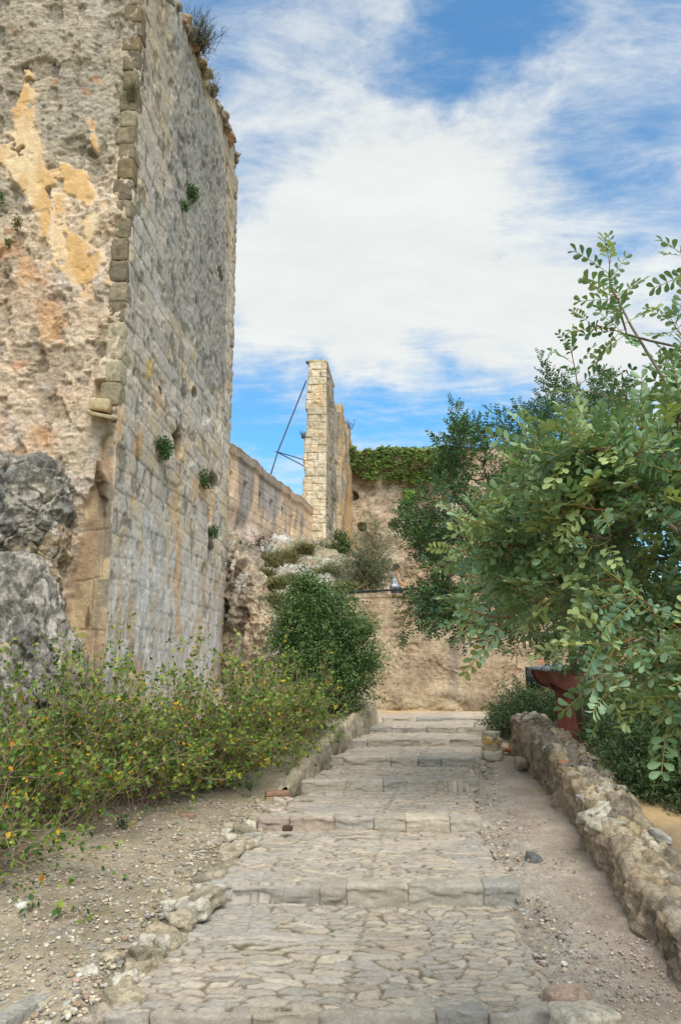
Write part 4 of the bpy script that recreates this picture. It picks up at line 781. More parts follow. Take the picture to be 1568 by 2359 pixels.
while yy < 9.2:
    s_ = re_.uniform(.08, .22); x = float(XLf(yy))-.02+re_.uniform(-.09, .06); bz = float(bedz(np.array([x-.3]), np.array([yy]))[0]); cc = re_.choice([lin(172, 160, 136), lin(158, 147, 122), lin(182, 168, 140), lin(184, 168, 150), lin(196, 188, 168)])
    stone((s_*re_.uniform(.7, 1.1), s_*1.1, s_*re_.uniform(.5, .8)), 600+k, cc, (x, yy, bz-.02+re_.uniform(-.03, .02)), rot(re_.uniform(-.3, .3), re_.uniform(-.3, .3), re_.random()*3), 'stone', ROUGH, edging, 9, .34, 5.5, .4); yy += s_*.72; k += 1
    if k % 2: stone((.1, .12, .07), 650+k, cc*1.1, (x+re_.uniform(-.28, .16), yy, bz+.0), rot(0, 0, k), 'stone', ROUGH, edging, 6, .3, 5, .3)
# concrete kerb in the bottom left corner
mb = MB(); pts = [(-60, 2400, 4.45), (0, 2352, 4.72), (70, 2312, 4.98), (160, 2255, 5.35)]
for k in range(len(pts)-1):
    a, b = P(*pts[k]), P(*pts[k+1]); m_ = (a+b)/2; L_ = np.linalg.norm(b-a); V, Fc = lumpy((L_*1.0, .13, .16), 71+k, 12, .02, 12); th = math.atan2(b[1]-a[1], b[0]-a[0]); ti = math.atan2(b[2]-a[2], np.hypot(b[0]-a[0], b[1]-a[1])); V = V@rot(0, -ti, th).T; mb.add(V+m_-np.array([0, 0, .06]), Fc, lin(158, 154, 142))
tag(mb.build('garden_kerb', STONE), 'worn grey concrete kerb crossing the bottom left corner of the photo', 'kerb')
# steel stay from the tall wall down to the curtain wall
stay = empty('wall_stay', P(625, 1085, 27), 'thin dark steel stay with a forked strut bracing the tall wall fragment', 'stay cable')
mb = MB(); mb.tube([P(705, 878, 30.3), P(640, 1040, 28.2), P(624, 1092, 27.2)], .028, lin(52, 44, 66), 6); keep(mb.build('cable', METAL), stay)
for xx, yy in ((703, 1060), (705, 1076)):
    mb = MB(); mb.tube([P(635, 1040, 28.1), P(xx, yy, 30.3)], .020, lin(52, 44, 66), 6); keep(mb.build('strut', METAL), stay)
# ------------------------------------------------------------------ leaves
def unit(v): return v/(np.linalg.norm(v, axis=-1, keepdims=True)+1e-9)
def frames(d, up, roll=None):
    """columns = (along, across, up) for arrays of directions"""
    d = unit(d); a = np.cross(up, d); bad = np.linalg.norm(a, axis=1) < .05; a[bad] = np.cross(np.array([.3, .9, .1]), d[bad]); a = unit(a); u = np.cross(d, a)
    if roll is not None:
        c, s = np.cos(roll)[:, None], np.sin(roll)[:, None]; a, u = a*c+u*s, u*c-a*s
    return np.stack([d, a, u], -1)
def leaflet(L, W, rows=((0, .12), (.25, .62), (.55, 1.), (.82, .86), (1., .25)), fold=.18, droop=.12):
    V = []; n = len(rows)
    for t, w_ in rows:
        z = -droop*L*t*t
        V += [(t*L, -w_*W/2, z+fold*W*w_/2), (t*L, 0, z), (t*L, w_*W/2, z+fold*W*w_/2)]
    Fc = []
    for i in range(n-1):
        b = i*3; Fc += [[b, b+3, b+4, b+1], [b+1, b+4, b+5, b+2]]
    return np.array(V), np.array(Fc)
OBOV = ((0, .12), (.3, .6), (.62, 1.), (.86, .9), (1., .4))
LOWP = ((0, .15), (.5, 1.), (1., .3))
OVATE = ((0, .3), (.22, .95), (.5, 1.), (.78, .55), (1., .05))
def carob_frond(seed, L, pairs, lw, rows, stem=True):
    """one compound leaf: a stalk carrying opposite rounded leaflets"""
    r = np.random.RandomState(seed); V = []; Fc = []; kind = []; n = 0; LV, LF = leaflet(1, 1, rows, .45, .22)
    for k in range(pairs):
        t = .28+.66*k/max(1, pairs-1)
        for s in (-1, 1):
            l = lw[0]*r.uniform(.8, 1.12)*(1-.18*abs(t-.6)); w_ = lw[1]*r.uniform(.85, 1.1); a = s*r.uniform(.85, 1.25)*(1-.35*(k == pairs-1)); el = r.uniform(-.2, .55)
            R = rot(0, -el, a)@rot(r.uniform(-.9, .9), 0, 0); v = (LV*np.array([l, w_, w_]))@R.T+np.array([t*L, s*.002, -.10*L*t*t]); V.append(v); Fc.append(LF+n); n += len(v); kind.append(np.zeros(len(v)))
    if stem:
        q = np.array([(t*L, 0, -.10*L*t*t) for t in (0, .5, 1)]); w_ = .0014
        v = np.concatenate([q+np.array([0, -w_, 0]), q+np.array([0, w_, 0]), q+np.array([0, 0, w_*1.6])]); V.append(v); kind.append(np.ones(9))
        for a, b in ((0, 3), (3, 6), (6, 0)):
            for i in (0, 1): Fc.append(np.array([[n+a+i, n+a+i+1, n+b+i+1, n+b+i]]))
        n += 9
    return np.concatenate(V), np.concatenate(Fc), np.concatenate(kind)
def put_fronds(mb, temps, pos, dirs, size, seed, pal, stemcol, upb=.8):
    r = np.random.RandomState(seed); N = len(pos); up = unit(np.array([0, 0, 1.])*upb+r.randn(N, 3)*.45); M = frames(dirs, up)*size[:, None, None]; ch = r.randint(0, len(temps), N)
    for i, (V, Fc, kd) in enumerate(temps):
        m = ch == i; n = m.sum()
        if not n: continue
        c = pal[r.randint(0, len(pal), n)]*(.78+.44*r.rand(n))[:, None]; C = np.repeat(c, len(V), 0).reshape(n, len(V), 3)
        # leaflets differ a little in tone, as real leaves do
        nl = len(V)//15 if len(V) >= 15 else 1
        C = C*(1+.16*(r.rand(n, len(V)//3+1, 1).repeat(3, 1)[:, :len(V)]-.5)*0+0)
        C[:, kd > .5] = stemcol
        Vw = np.einsum('nij,kj->nki', M[m], V)+pos[m][:, None]; f = (Fc[None]+(np.arange(n)*len(V))[:, None, None]).reshape(-1, 4)
        mb.add(Vw.reshape(-1, 3), [f], C.reshape(-1, 3))
def skeleton(root, hub, tips, seed, rtip=.003, power=.46, sag=.06, wood=lin(134, 122, 108), wood2=lin(122, 84, 66)):
    """joins every tip to the nearest wood that is closer to the root; returns a tube mesh"""
    r = np.random.RandomState(seed); root, hub = np.array(root), np.array(hub)
    nodes = [root, root*.5+hub*.5+r.randn(3)*.04, hub]; par = [-1, 0, 1]; order = np.argsort(np.linalg.norm(tips-hub, axis=1)); paths = []; ends = {}
    for ti in order:
        t = tips[ti]; A = np.array(nodes); d = np.linalg.norm(A-t, axis=1); dh = np.linalg.norm(A-hub, axis=1); ok = (dh < np.linalg.norm(t-hub)*1.0+.02); ok[0] = False; ok[2] = True
        sc = np.where(ok, d+.10*dh, 1e9); j = int(np.argmin(sc)); L = d[j]; k = max(2, int(L/.14)+1); last = j; a = A[j]; side = r.randn(3)*L*.10; side[2] -= L*sag
        for q in range(1, k+1):
            s = q/k; p = a+(t-a)*s+side*math.sin(math.pi*s)+(r.randn(3)*.012*L if q < k else 0); nodes.append(p); par.append(last); last = len(nodes)-1
        ends[ti] = last
    n = len(nodes); cnt = np.zeros(n)
    for e in ends.values(): cnt[e] += 1
    for i in range(n-1, 0, -1): cnt[par[i]] += cnt[i]
    rad = rtip*np.maximum(cnt, 1)**power; A = np.array(nodes)
    # draw chains so that the tubes are continuous
    kids = [[] for _ in range(n)]
    for i in range(1, n): kids[par[i]].append(i)
    mb = MB(); stack = [0]; 
    while stack:
        i = stack.pop(); 
        for c0 in kids[i]:
            ch = [i, c0]
            while kids[ch[-1]]:
                ks = sorted(kids[ch[-1]], key=lambda x: -cnt[x]); ch.append(ks[0])
                for o_ in ks[1:]: stack.append((ch[-2], o_)) if False else stack2.append((ch[-2] if False else par[o_], o_))
            rr = rad[ch].copy(); rr[0] = min(rr[0], rr[1]*1.15); thin = rr.max() < .008
            mb.tube(A[ch], rr, wood2 if thin else wood, 4 if thin else 7)
        while stack2:
            p_, o_ = stack2.pop(); ch = [p_, o_]
            while kids[ch[-1]]:
                ks = sorted(kids[ch[-1]], key=lambda x: -cnt[x]); ch.append(ks[0])
                for q_ in ks[1:]: stack2.append((par[q_], q_))
            rr = rad[ch].copy(); rr[0] = min(rr[0], rr[1]*1.2); thin = rr.max() < .008
            mb.tube(A[ch], rr, wood2 if thin else wood, 4 if thin else 6)
    return mb, A, np.array(par)
stack2 = []
def inpoly(poly, n, seed, dens=None):
    r = np.random.RandomState(seed); poly = np.array(poly, float); lo, hi = poly.min(0), poly.max(0); out = []
    while len(out) < n:
        p = lo+(hi-lo)*r.rand(400, 2); d = polydist(p[:, 0], p[:, 1], poly); out += list(p[d > 0])
    return np.array(out[:n])
def carob(name, root, hub, tipsb, tipdirs, seed, shootL, frond, nf, pal, label, stemcol, rows, pairs=(3, 4, 5), lf=(.05, .028), fl=.12, group=None, extra=()):
    r = np.random.RandomState(seed); e = empty(name, root, label, 'tree', group); tips = np.array(tipsb); ends = tips+tipdirs*shootL[:, None]
    wood, A, par = skeleton(root, hub, tips, seed); temps = [carob_frond(seed+i, fl*(.8+.12*p), p, lf, rows) for i, p in enumerate(pairs)]
    P_, D_, S_ = [], [], []
    for a, b in zip(tips, ends):
        L = np.linalg.norm(b-a); bend = r.randn(3)*L*.08; n = max(4, int(nf*L/.26)); d = (b-a)/L; ref = unit(np.cross(d, [0, 0, 1.])+1e-6); ref2 = np.cross(d, ref); pts = []
        for k in range(n+1):
            t = k/n; p = a+(b-a)*t+bend*math.sin(math.pi*t); pts.append(p); ang = k*2.4+r.rand()*.5; out = ref*math.cos(ang)+ref2*math.sin(ang); sp = .95-.6*t
            P_.append(p); D_.append(d*(1-sp*.72)+out*sp+np.array([0, 0, -.05])); S_.append(r.uniform(.75, 1.1)*(1-.35*(t > .88)))
        wood.tube(np.array(pts), np.linspace(.0034, .0016, len(pts)), lin(128, 92, 66) if r.rand() < .6 else lin(120, 112, 70), 4)
    for a, b, rr in extra: wood.tube(np.array([a, a*.66+b*.34+np.array([.01, 0, .015]), a*.33+b*.67+np.array([-.01, 0, .02]), b]), np.linspace(rr, rr*.5, 4), lin(150, 138, 126), 6)
    mb = MB(); put_fronds(mb, temps, np.array(P_), np.array(D_), np.array(S_), seed+3, pal, stemcol); fo = mb.build('foliage', LEAF); keep(fo, e); keep(wood.build('trunk', BARK), e); return e, len(P_)
# --- near carob: reaches in from the right
r = np.random.RandomState(4)
def region_tips(poly, n, Y0, Y1_, seed, dirfn, hubxy):
    px = inpoly(poly, n, seed); rr = np.random.RandomState(seed+1); Y = Y0+(Y1_-Y0)*rr.rand(n); T = np.array([P(x, y, yy) for (x, y), yy in zip(px, Y)])
    d = dirfn(px, rr, n); return T, unit(d)
def dir_left(px, rr, n):
    d = np.stack([-.75+.5*rr.randn(n), -.35+.45*rr.randn(n), .28+.38*rr.randn(n)], 1); d[:, 0] += sstep(1300, 1700, px[:, 0])*.5; d[:, 2] += sstep(1250, 950, px[:, 1])*.15-sstep(1400, 1600, px[:, 1])*.55; return d
PA = [(1330, 1060), (1430, 1010), (1540, 960), (1700, 900), (1900, 960), (1900, 1540), (1640, 1580), (1480, 1460), (1350, 1420), (1270, 1400), (1180, 1390), (1190, 1330), (1170, 1270), (1190, 1220), (1250, 1190), (1290, 1120)]
T1, D1 = region_tips(PA, 310, 2.6, 4.0, 5, dir_left, None)
PB = [(1140, 1250), (1190, 1190), (1260, 1250), (1260, 1400), (1170, 1390), (1150, 1320)]; T2, D2 = region_tips(PB, 22, 2.9, 3.8, 6, dir_left, None)
PC = [(1300, 1060), (1400, 1030), (1520, 1030), (1560, 1180), (1340, 1190), (1290, 1140)]; T3, D3 = region_tips(PC, 36, 2.5, 3.1, 7, dir_left, None)
PD = [(1420, 1440), (1500, 1450), (1700, 1480), (1700, 1640), (1620, 1650), (1540, 1560), (1470, 1510)]; T4, D4 = region_tips(PD, 32, 2.4, 3.2, 8, dir_left, None)
PE = [(1520, 960), (1560, 920), (1640, 880), (1700, 900), (1700, 1000), (1520, 1010)]; T5, D5 = region_tips(PE, 20, 3.0, 3.8, 9, dir_left, None)
# explicit shoots (base px, tip px, distance)
SH = [((1425, 690), (1405, 590), 2.9), ((1440, 760), (1418, 680), 2.9), ((1440, 770), (1360, 745), 2.9),
      ((1330, 900), (1312, 800), 3.6), ((1590, 800), (1545, 735), 3.0), ((1610, 620), (1568, 590), 2.9), ((1600, 860), (1560, 830), 3), ((1560, 900), (1530, 840), 3.2), ((1460, 960), (1430, 900), 3.2),
      ((1500, 1580), (1545, 1690), 2.6), ((1430, 1490), (1395, 1620), 2.55), ((1340, 1450), (1290, 1490), 2.8), ((1200, 1420), (1060, 1400), 3.0), ((1150, 1450), (1090, 1470), 3.2), ((1200, 1230), (1060, 1190), 3.0), ((1190, 1260), (1060, 1270), 3.0), ((1460, 1470), (1370, 1480), 2.5), ((1500, 1400), (1420, 1380), 2.5), ((1240, 1060), (1200, 1020), 3.2), ((1210, 1120), (1170, 1080), 3.3)]
TS = np.array([P(*a, Y) for a, b, Y in SH]); TE = np.array([P(*b, Y-.08) for a, b, Y in SH]); DS = TE-TS; LS = np.linalg.norm(DS, axis=1); DS = unit(DS)
tips = np.concatenate([T1, T2, T3, T4, T5, TS]); dirs = np.concatenate([D1, D2, D3, D4, D5, DS]); Ls = np.concatenate([r.uniform(.09, .21, len(tips)-len(TS)), LS])
palN = np.array([lin(98, 124, 84), lin(84, 114, 74), lin(112, 134, 90), lin(76, 104, 76), lin(116, 140, 106), lin(130, 146, 88)])*np.array([1.52, 1.44, 1.58])
ext = [(P(1575, 985, 3.0), P(1404, 655, 2.9), .0075), (P(1600, 1200, 3.1), P(1475, 1212, 2.9), .010), (P(1475, 1212, 2.9), P(1380, 1290, 3.0), .007), (P(1480, 1210, 2.9), P(1405, 1145, 3.0), .007), (P(1500, 1160, 3.0), P(1440, 1080, 3.1), .008), (P(1600, 1400, 2.8), P(1300, 1385, 3.1), .008), (P(1300, 1385, 3.1), P(1200, 1330, 3.2), .006)]
_, nn = carob('carob_tree', (3.3, 4.6, EYE-1.45), (2.9, 4.2, EYE+.25), tips, dirs, 21, Ls, None, 11, palN, 'near carob tree with big rounded grey-green leaflets reaching in from the right edge', lin(170, 156, 76), OBOV, (4, 5, 5, 6), (.040, .0205), .112, extra=ext)
# --- darker carob behind it, smaller in the picture
PF = [(1060, 1060), (1090, 1020), (1180, 1020), (1260, 930), (1420, 900), (1440, 1500), (1330, 1530), (1240, 1500), (1180, 1440), (1080, 1440), (1030, 1390), (1020, 1330), (1010, 1270), (1010, 1190), (1030, 1150)]
def dir_out(px, rr, n):
    c = np.array([1230, 1250]); v = (px-c)/300.; return np.stack([v[:, 0]*.9+.4*rr.randn(n), .5*rr.randn(n)-.25, -v[:, 1]*.7+.25+.4*rr.randn(n)], 1)
U1, V1 = region_tips(PF, 330, 7.6, 10.0, 31, dir_out, None)
PG1 = [(925, 1185), (1020, 1150), (1060, 1280), (975, 1275), (950, 1245)]; PG2 = [(980, 1375), (1050, 1330), (1070, 1430), (1000, 1430)]; PG3 = [(1040, 1030), (1080, 1010), (1080, 1160), (1030, 1150)]; q_ = [region_tips(p_, n_, 8.0, 9.2, 32+i_, dir_out, None) for i_, (p_, n_) in enumerate(((PG1, 34), (PG2, 40), (PG3, 26)))]; U2 = np.concatenate([a_[0] for a_ in q_]); V2 = np.concatenate([a_[1] for a_ in q_])
SH2 = [((1065, 1030), (1042, 930), 8.6), ((1085, 1050), (1092, 965), 8.7), ((1165, 1010), (1128, 945), 8.8), ((1205, 1010), (1195, 935), 9.0), ((1225, 1000), (1215, 950), 9.0), ((1265, 960), (1245, 820), 9.0), ((1290, 940), (1262, 870), 9.1), ((1310, 930), (1300, 870), 9.0), ((1060, 1060), (1025, 1020), 8.7), ((1180, 1040), (1150, 985), 8.8),
       ((970, 1375), (925, 1385), 8.4), ((970, 1410), (925, 1460), 8.4), ((1090, 1440), (1060, 1475), 8.5), ((970, 1240), (930, 1225), 8.6), ((990, 1160), (970, 1130), 8.6), ((985, 1370), (950, 1362), 8.5), ((1010, 1380), (940, 1375), 8.3), ((975, 1390), (930, 1420), 8.5), ((1250, 900), (1262, 850), 9.1)]
US = np.array([P(*a, Y) for a, b, Y in SH2]); UE = np.array([P(*b, Y) for a, b, Y in SH2]); DV = UE-US; LV_ = np.linalg.norm(DV, axis=1)
tips = np.concatenate([U1, U2, US]); dirs = np.concatenate([V1, V2, unit(DV)]); Ls = np.concatenate([r.uniform(.2, .40, len(U1)), r.uniform(.12, .26, len(U2)), LV_])
palF = np.array([lin(58, 84, 48), lin(48, 74, 50), lin(70, 96, 50), lin(52, 80, 58), lin(62, 88, 46)])*1.45
carob('carob_tree', (3.35, 11.2, EYE-1.05), (2.9, 10.0, EYE+.35), tips, dirs, 41, Ls, None, 11, palF, 'darker small-leaved carob tree standing behind the rusty metal stand', lin(96, 100, 44), LOWP, (4, 5), (.046, .026), .13)
# ------------------------------------------------------------------ bushes
def blob_points(n, seed, power=.5):
    r = np.random.RandomState(seed); v = unit(r.randn(n, 3)); rad = r.rand(n)**power; return v, rad
LOBES = None
def leafy_bush(name, c, radii, n, lsize, pal, label, seed, mat=None, cat='bush', rows=LOWP, group=None, lumps=.28, stems=28, lean=(0, 0, 0), stemcol=lin(110, 90, 68), base=None, power=.38, leafratio=.5, taper=0.):
    """dense bush: twigs from the foot, leaves along twig ends gathered into uneven clumps"""
    r = np.random.RandomState(seed); c = np.array(c, float); radii = np.array(radii, float); base = np.array(base if base is not None else c-np.array([0, 0, radii[2]])); e = empty(name, base, label, cat, group)
    nt = max(12, n//14); v, rad = blob_points(nt, seed, power); tp_ = taper; v[:, 2] = np.where(v[:, 2] < -.88, -v[:, 2], v[:, 2]); sc = 1+lumps*fbm(v+seed, 1.7, 4, seed); tp = c+v*radii*(rad*sc)[:, None]*np.stack([1-taper*v[:, 2], 1-taper*v[:, 2], 1+0*v[:, 2]], 1)
    if LOBES is not None:
        lc = np.array([P(*l[:3]) for l in LOBES]); lr = np.array([l[3] for l in LOBES]); li = r.choice(len(LOBES), nt, p=lr**2/np.sum(lr**2)); tp = lc[li]+v*(lr[li]*rad*(1+.35*fbm(v+li[:, None]*3., 2.1, 3, seed)))[:, None]
    m = 14; t = np.repeat(tp, m, 0); dv = unit(np.repeat(v, m, 0)+np.array([0, 0, .5])); off = r.rand(len(t))[:, None]; pos = t+dv*((off-.5)*.26+.22*off*np.repeat(r.rand(nt)**3, m)[:, None])*radii.mean()+r.randn(len(t), 3)*.028*radii.mean()*1.6; d = dv*.5+r.randn(len(t), 3)*.6
    LV, LF = leaflet(1, leafratio, rows, .2, .15); M = frames(d, unit(np.array([0, 0, .8])+r.randn(len(t), 3)*.5))*(lsize*r.uniform(.7, 1.2, len(t)))[:, None, None]
    cc = pal[r.randint(0, len(pal), len(t))]*(.75+.5*r.rand(len(t)))[:, None]*np.repeat(.85+.3*r.rand(nt), m)[:, None]
    mb = MB(); mb.inst(LV, [LF], M, pos, cc); keep(mb.build('foliage', mat or LEAF), e)
    wb = MB(); idx = r.choice(nt, min(nt, stems*3), False)
    for k, i in enumerate(idx):
        a = base+np.array([r.randn()*.05, r.randn()*.05, 0])*radii.mean(); b = tp[i]; mid = a*.45+b*.55+np.array([0, 0, .12*radii[2]]); mid[:2] = a[:2]*.55+b[:2]*.45; wb.tube([a, (a+mid)/2+r.randn(3)*.02, mid, (mid+b)/2+r.randn(3)*.02, b], np.linspace(.014 if k < stems else .006, .003, 5)*min(1.4, radii.mean()), stemcol, 4)
    keep(wb.build('stem', BARK), e); return e
palB = np.array([lin(64, 92, 56), lin(54, 82, 50), lin(78, 108, 62), lin(66, 92, 58), lin(92, 116, 60)])*np.array([1.75, 1.5, 1.45])
px_ = 12.9/1807.
LOBES = [(700, 1395, 12.9, 58*px_), (762, 1430, 12.7, 72*px_), (688, 1478, 12.8, 66*px_), (800, 1500, 12.8, 66*px_), (742, 1545, 12.5, 82*px_), (690, 1565, 13.1, 52*px_), (815, 1570, 12.8, 48*px_), (775, 1600, 12.8, 50*px_), (838, 1455, 13, 30*px_), (706, 1350, 12.9, 26*px_), (652, 1470, 12.9, 34*px_), (735, 1375, 13, 34*px_), (850, 1530, 13, 24*px_)]
cB = P(745, 1500, 12.9); leafy_bush('round_bush', cB, (.80, .75, 1.10), 50000, .044, palB, 'dense round dark green bush standing at the foot of the cliff beside the landing', 51, rows=((0, .15), (.35, .9), (.7, .9), (1., .2)), lumps=.42, base=P(765, 1640, 12.9), stems=20, taper=.28)
LOBES = None
# ragged leader shoots on the round bush
# --- dark low shrubs behind the rubble wall
palJ = np.array([lin(58, 74, 48), lin(70, 86, 54), lin(50, 66, 46), lin(88, 96, 62), lin(66, 90, 50)])*1.4
JL = ['low dark spreading shrub beside the landing, farthest of the low shrubs on the right', 'low dark shrub hugging the top steps, behind the far end of the rubble wall', 'low feathery shrub under the dark carob, right of the rusty stand', 'low green feathery shrub behind the middle of the rubble wall', 'low green shrub cut by the right edge behind the rubble wall', 'low dark shrub immediately behind the rusty metal stand']
for k, (x, Y, rx, ry, rz, n) in enumerate([(3.75, 13.6, 1.15, .8, .70, 15000), (3.0, 12.5, .62, .8, .42, 12000), (3.75, 9.7, .8, .9, .60, 15000), (3.5, 8.3, .85, 1.0, .68, 20000), (3.75, 7.7, .85, .7, .60, 15000), (3.9, 11.4, 1.0, .8, .72, 14000)]):
    zg = float(rightz(np.array([x]), np.array([Y]))[0]); leafy_bush('spreading_shrub', (x, Y, zg+.05), (rx, ry, rz), int(n*1.6), .055, palJ, JL[k], 60+k, mat=LEAFM, cat='shrub', rows=((0, .4), (.5, 1.), (1., .1)), lumps=.34, stems=22, group='low shrubs behind the rubble wall', leafratio=.3, power=.4, base=(x, Y, zg-.05))
# --- long loose shrubs in front of the tower
def loose_shrub(c, R_, H, ns, seed, label, wind=(0, 0), nl=1.0, green=.72):
    r = np.random.RandomState(seed); c = np.array(c); e = empty('flowering_shrub', c, label, 'shrub', 'yellowing shrubs below the tower'); wb = MB(); Lp, Ld, Ls_ = [], [], []
    def twig(a, d, L, rr, depth):
        k = 5; pts = [a]; dd = d.copy(); out = []
        for i in range(k): dd = unit(dd+r.randn(3)*.13+np.array([0, 0, -.02+.05*depth])); pts.append(pts[-1]+dd*L/k); out.append(dd)
        pts = np.array(pts); pr_ = r.rand(); wb.tube(pts, np.linspace(rr, rr*.35, k+1), lin(172, 150, 124)*(.75+.5*pr_) if depth else lin(150, 130, 108), 3 if depth else 4, cap=False)
        return pts, out
    for s in range(ns):
        a = c+np.array([r.randn()*.16*R_, r.randn()*.16*R_, 0]); th = r.rand()*6.283; el = r.uniform(.12, 1.35); sp = math.cos(el); d = np.array([math.cos(th)*sp, math.sin(th)*sp, math.sin(el)])
        L = 1.05/(math.sqrt((sp/R_)**2+(math.sin(el)/H)**2))*r.uniform(.7, 1.12); d0 = unit(d+np.array([0, 0, .35])); pts, dd = twig(a, d0, L, .0055, 0)
        for q in range(int(9*nl)+3):
            t = r.uniform(.25, 1.); i = min(4, int(t*5)); b = pts[i]+(pts[i+1]-pts[i])*(t*5-i if t < 1 else 1); d2 = unit(dd[i]+r.randn(3)*.6); l2 = r.uniform(.14, .42)*min(1., H); p2, e2 = twig(b, d2, l2, .0028, 1)
            for m in range(r.randint(4, 9)):
                u = r.uniform(.15, 1.); j = min(4, int(u*5)); pos = p2[j]+(p2[j+1]-p2[j])*(u*5-j if u < 1 else 1); dl = unit(e2[j]*.5+r.randn(3)*.8); Lp.append(pos+dl*.012); Ld.append(dl); Ls_.append(r.uniform(.55, 1.2)*(.7+.3*(t)))
    Lp, Ld, Ls_ = np.array(Lp), np.array(Ld), np.array(Ls_); n = len(Lp); k = r.rand(n); g = np.array([lin(104, 124, 46), lin(84, 110, 44), lin(122, 134, 50), lin(70, 100, 50), lin(132, 142, 62)]); y = np.array([lin(196, 168, 40), lin(214, 176, 48), lin(176, 152, 48), lin(190, 124, 40)])
    C = np.where((k < green+.21)[:, None], g[r.randint(0, 5, n)]*1.1, y[r.randint(0, 4, n)]*1.0)*(.75+.5*r.rand(n))[:, None]; C = np.where((k < green*.5)[:, None], C*np.array([.85, 1, 1.0]), C)
    LV, LF = leaflet(1, .78, OVATE, .15, .2); M = frames(Ld, unit(np.array([0, -.25, .8])+r.randn(n, 3)*.5))*(.049*Ls_)[:, None, None]; mb = MB(); mb.inst(LV, [LF], M, Lp, C); keep(mb.build('foliage', LEAFM), e); keep(wb.build('stem', BARK, smooth=True), e); return n
LS_ = [(-3.0, 6.55, 1.1, 1.50, 74, 'yellowing shrub at the left edge, nearest of the loose leafy shrubs'), (-2.75, 7.9, 1.0, 1.70, 84, 'yellowing shrub in front of the streaked bedrock, second from the left edge'), (-2.15, 8.75, .95, 2.0, 90, 'tallest yellowing shrub, its shoots crossing the bare sandstone corner of the tower'), (-1.5, 9.45, .9, 1.5, 80, 'yellowing shrub in front of the whitish tower foot, middle of the row'), (-1.0, 10.3, .8, 1.35, 66, 'yellowing shrub below the far corner of the tower, next to the brick kerb end'), (-.68, 11.2, .7, 1.2, 52, 'greener leafy shrub overhanging the kerb wall, last before the round bush'), (-3.9, 8.3, .9, 1.3, 34, 'yellowing shrub half outside the left edge, in front of the bedrock')]
nlv = 0
for k, (x, y, R_, H, ns, lb) in enumerate(LS_):
    nlv += loose_shrub((x, y, float(bedz(np.array([x]), np.array([y]))[0])-.02), R_, H, ns, 80+k, lb)
# --- small plants growing on the masonry
def tuft(name, c, size, n, lsize, pal, label, seed, kind='leafy', cat='plant', nrm=(0, -1, .3), group=None):
    r = np.random.RandomState(seed); c = np.array(c); nrm = unit(np.array(nrm, float)); mb = MB()
    if kind == 'leafy':
        v = r.randn(n, 3)*.5; v /= np.maximum(1, np.linalg.norm(v, axis=1, keepdims=True)); pos = c+v*np.array(size)/2*.85+nrm*np.abs(r.randn(n, 1))*.03; d = v*.5+nrm*.6+r.randn(n, 3)*.5; LV, LF = leaflet(1, .8, LOWP, .15, .2); M = frames(d, unit(nrm+r.randn(n, 3)*.4))*(lsize*r.uniform(.6, 1.2, n))[:, None, None]
        mb.inst(LV, [LF], M, pos, pal[r.randint(0, len(pal), n)]*(.7+.6*r.rand(n))[:, None])
        for k in range(8): mb.tube([c-nrm*.03, c+nrm*.02+r.randn(3)*np.array(size)*.15, c+r.randn(3)*np.array(size)*.3], .003, lin(96, 88, 60), 3)
    else:
        for k in range(n):
            d = unit(np.array([r.randn()*.55, r.randn()*.55, .9])*np.array([size[0], size[1], size[2]])/max(size)+nrm*.25); L = size[2]*r.uniform(.5, 1.15); a = c+np.array([r.randn()*size[0]*.16, r.randn()*size[1]*.16, 0]); b = a+d*L*.6; e = b+unit(d+np.array([r.randn()*.4, r.randn()*.4, -.35 if kind == 'grass' else .05]))*L*.45
            mb.tube([a, b, e], [lsize, lsize*.7, lsize*.2], pal[r.randint(0, len(pal))]*(.75+.5*r.rand()), 3, cap=False)
            if kind == 'twig':
                for q in range(3):
                    s = r.rand(); p_ = b+(e-b)*s; mb.tube([p_, p_+unit(d+r.randn(3)*.5)*L*.22], [lsize*.5, lsize*.2], pal[r.randint(0, len(pal))], 3, cap=False)
    o = mb.build(name, LEAFM); return tag(o, label, cat, group)
GP = np.array([lin(86, 118, 62), lin(70, 104, 56), lin(104, 132, 76)])*.8; DG = np.array([lin(164, 152, 108), lin(134, 136, 84), lin(112, 124, 72), lin(150, 140, 100)])*1.0
def onR(x, y):     # point on the tower's right face under a picture position
    a, b = ray(x, y); d = np.array([a, 1, b]); o = np.array([0, 0, EYE]); t = ((C0-o)@nR)/(d@nR); return o+d*t+nR*.05
WP = [(366, 1034, (.25, .6, .42), 'green plant rooted in the grey tower wall above the dark hole, middle height', 500), (463, 1105, (.25, .6, .38), 'green plant on the grey tower wall near its far edge, below the larger dark hole', 420), (482, 1226, (.2, .5, .30), 'lowest green plant on the grey tower wall, near its far edge', 260), (432, 448, (.2, .5, .32), 'pale green plant high on the dark patch of the tower wall', 340), (414, 475, (.15, .3, .2), 'tiny green plant just left of the pale one on the dark tower patch', 120)]
for k, (x, y, sz, lb, n) in enumerate(WP): tuft('wall_plant', onR(x, y), sz, n, .045, GP, lb, 700+k, nrm=nR+np.array([0, 0, .3]), group='plants rooted in the tower')
for k, (x, y, sz, lb, n) in enumerate([(4, 458, (.12, .1, .2), 'green plant at the left edge beside the ochre render', 160), (42, 515, (.13, .1, .26), 'drooping olive plant below the ochre render near the left edge', 200), (22, 563, (.09, .1, .14), 'small green plant lowest of the three at the left edge of the tower', 110)]):
    tuft('wall_plant', P(x, y, Y1-.06), sz, n, .024, GP if k != 1 else np.array([lin(120, 116, 70), lin(100, 104, 64)])*.8, lb, 710+k, nrm=(0, -1, .2), group='plants rooted in the tower')
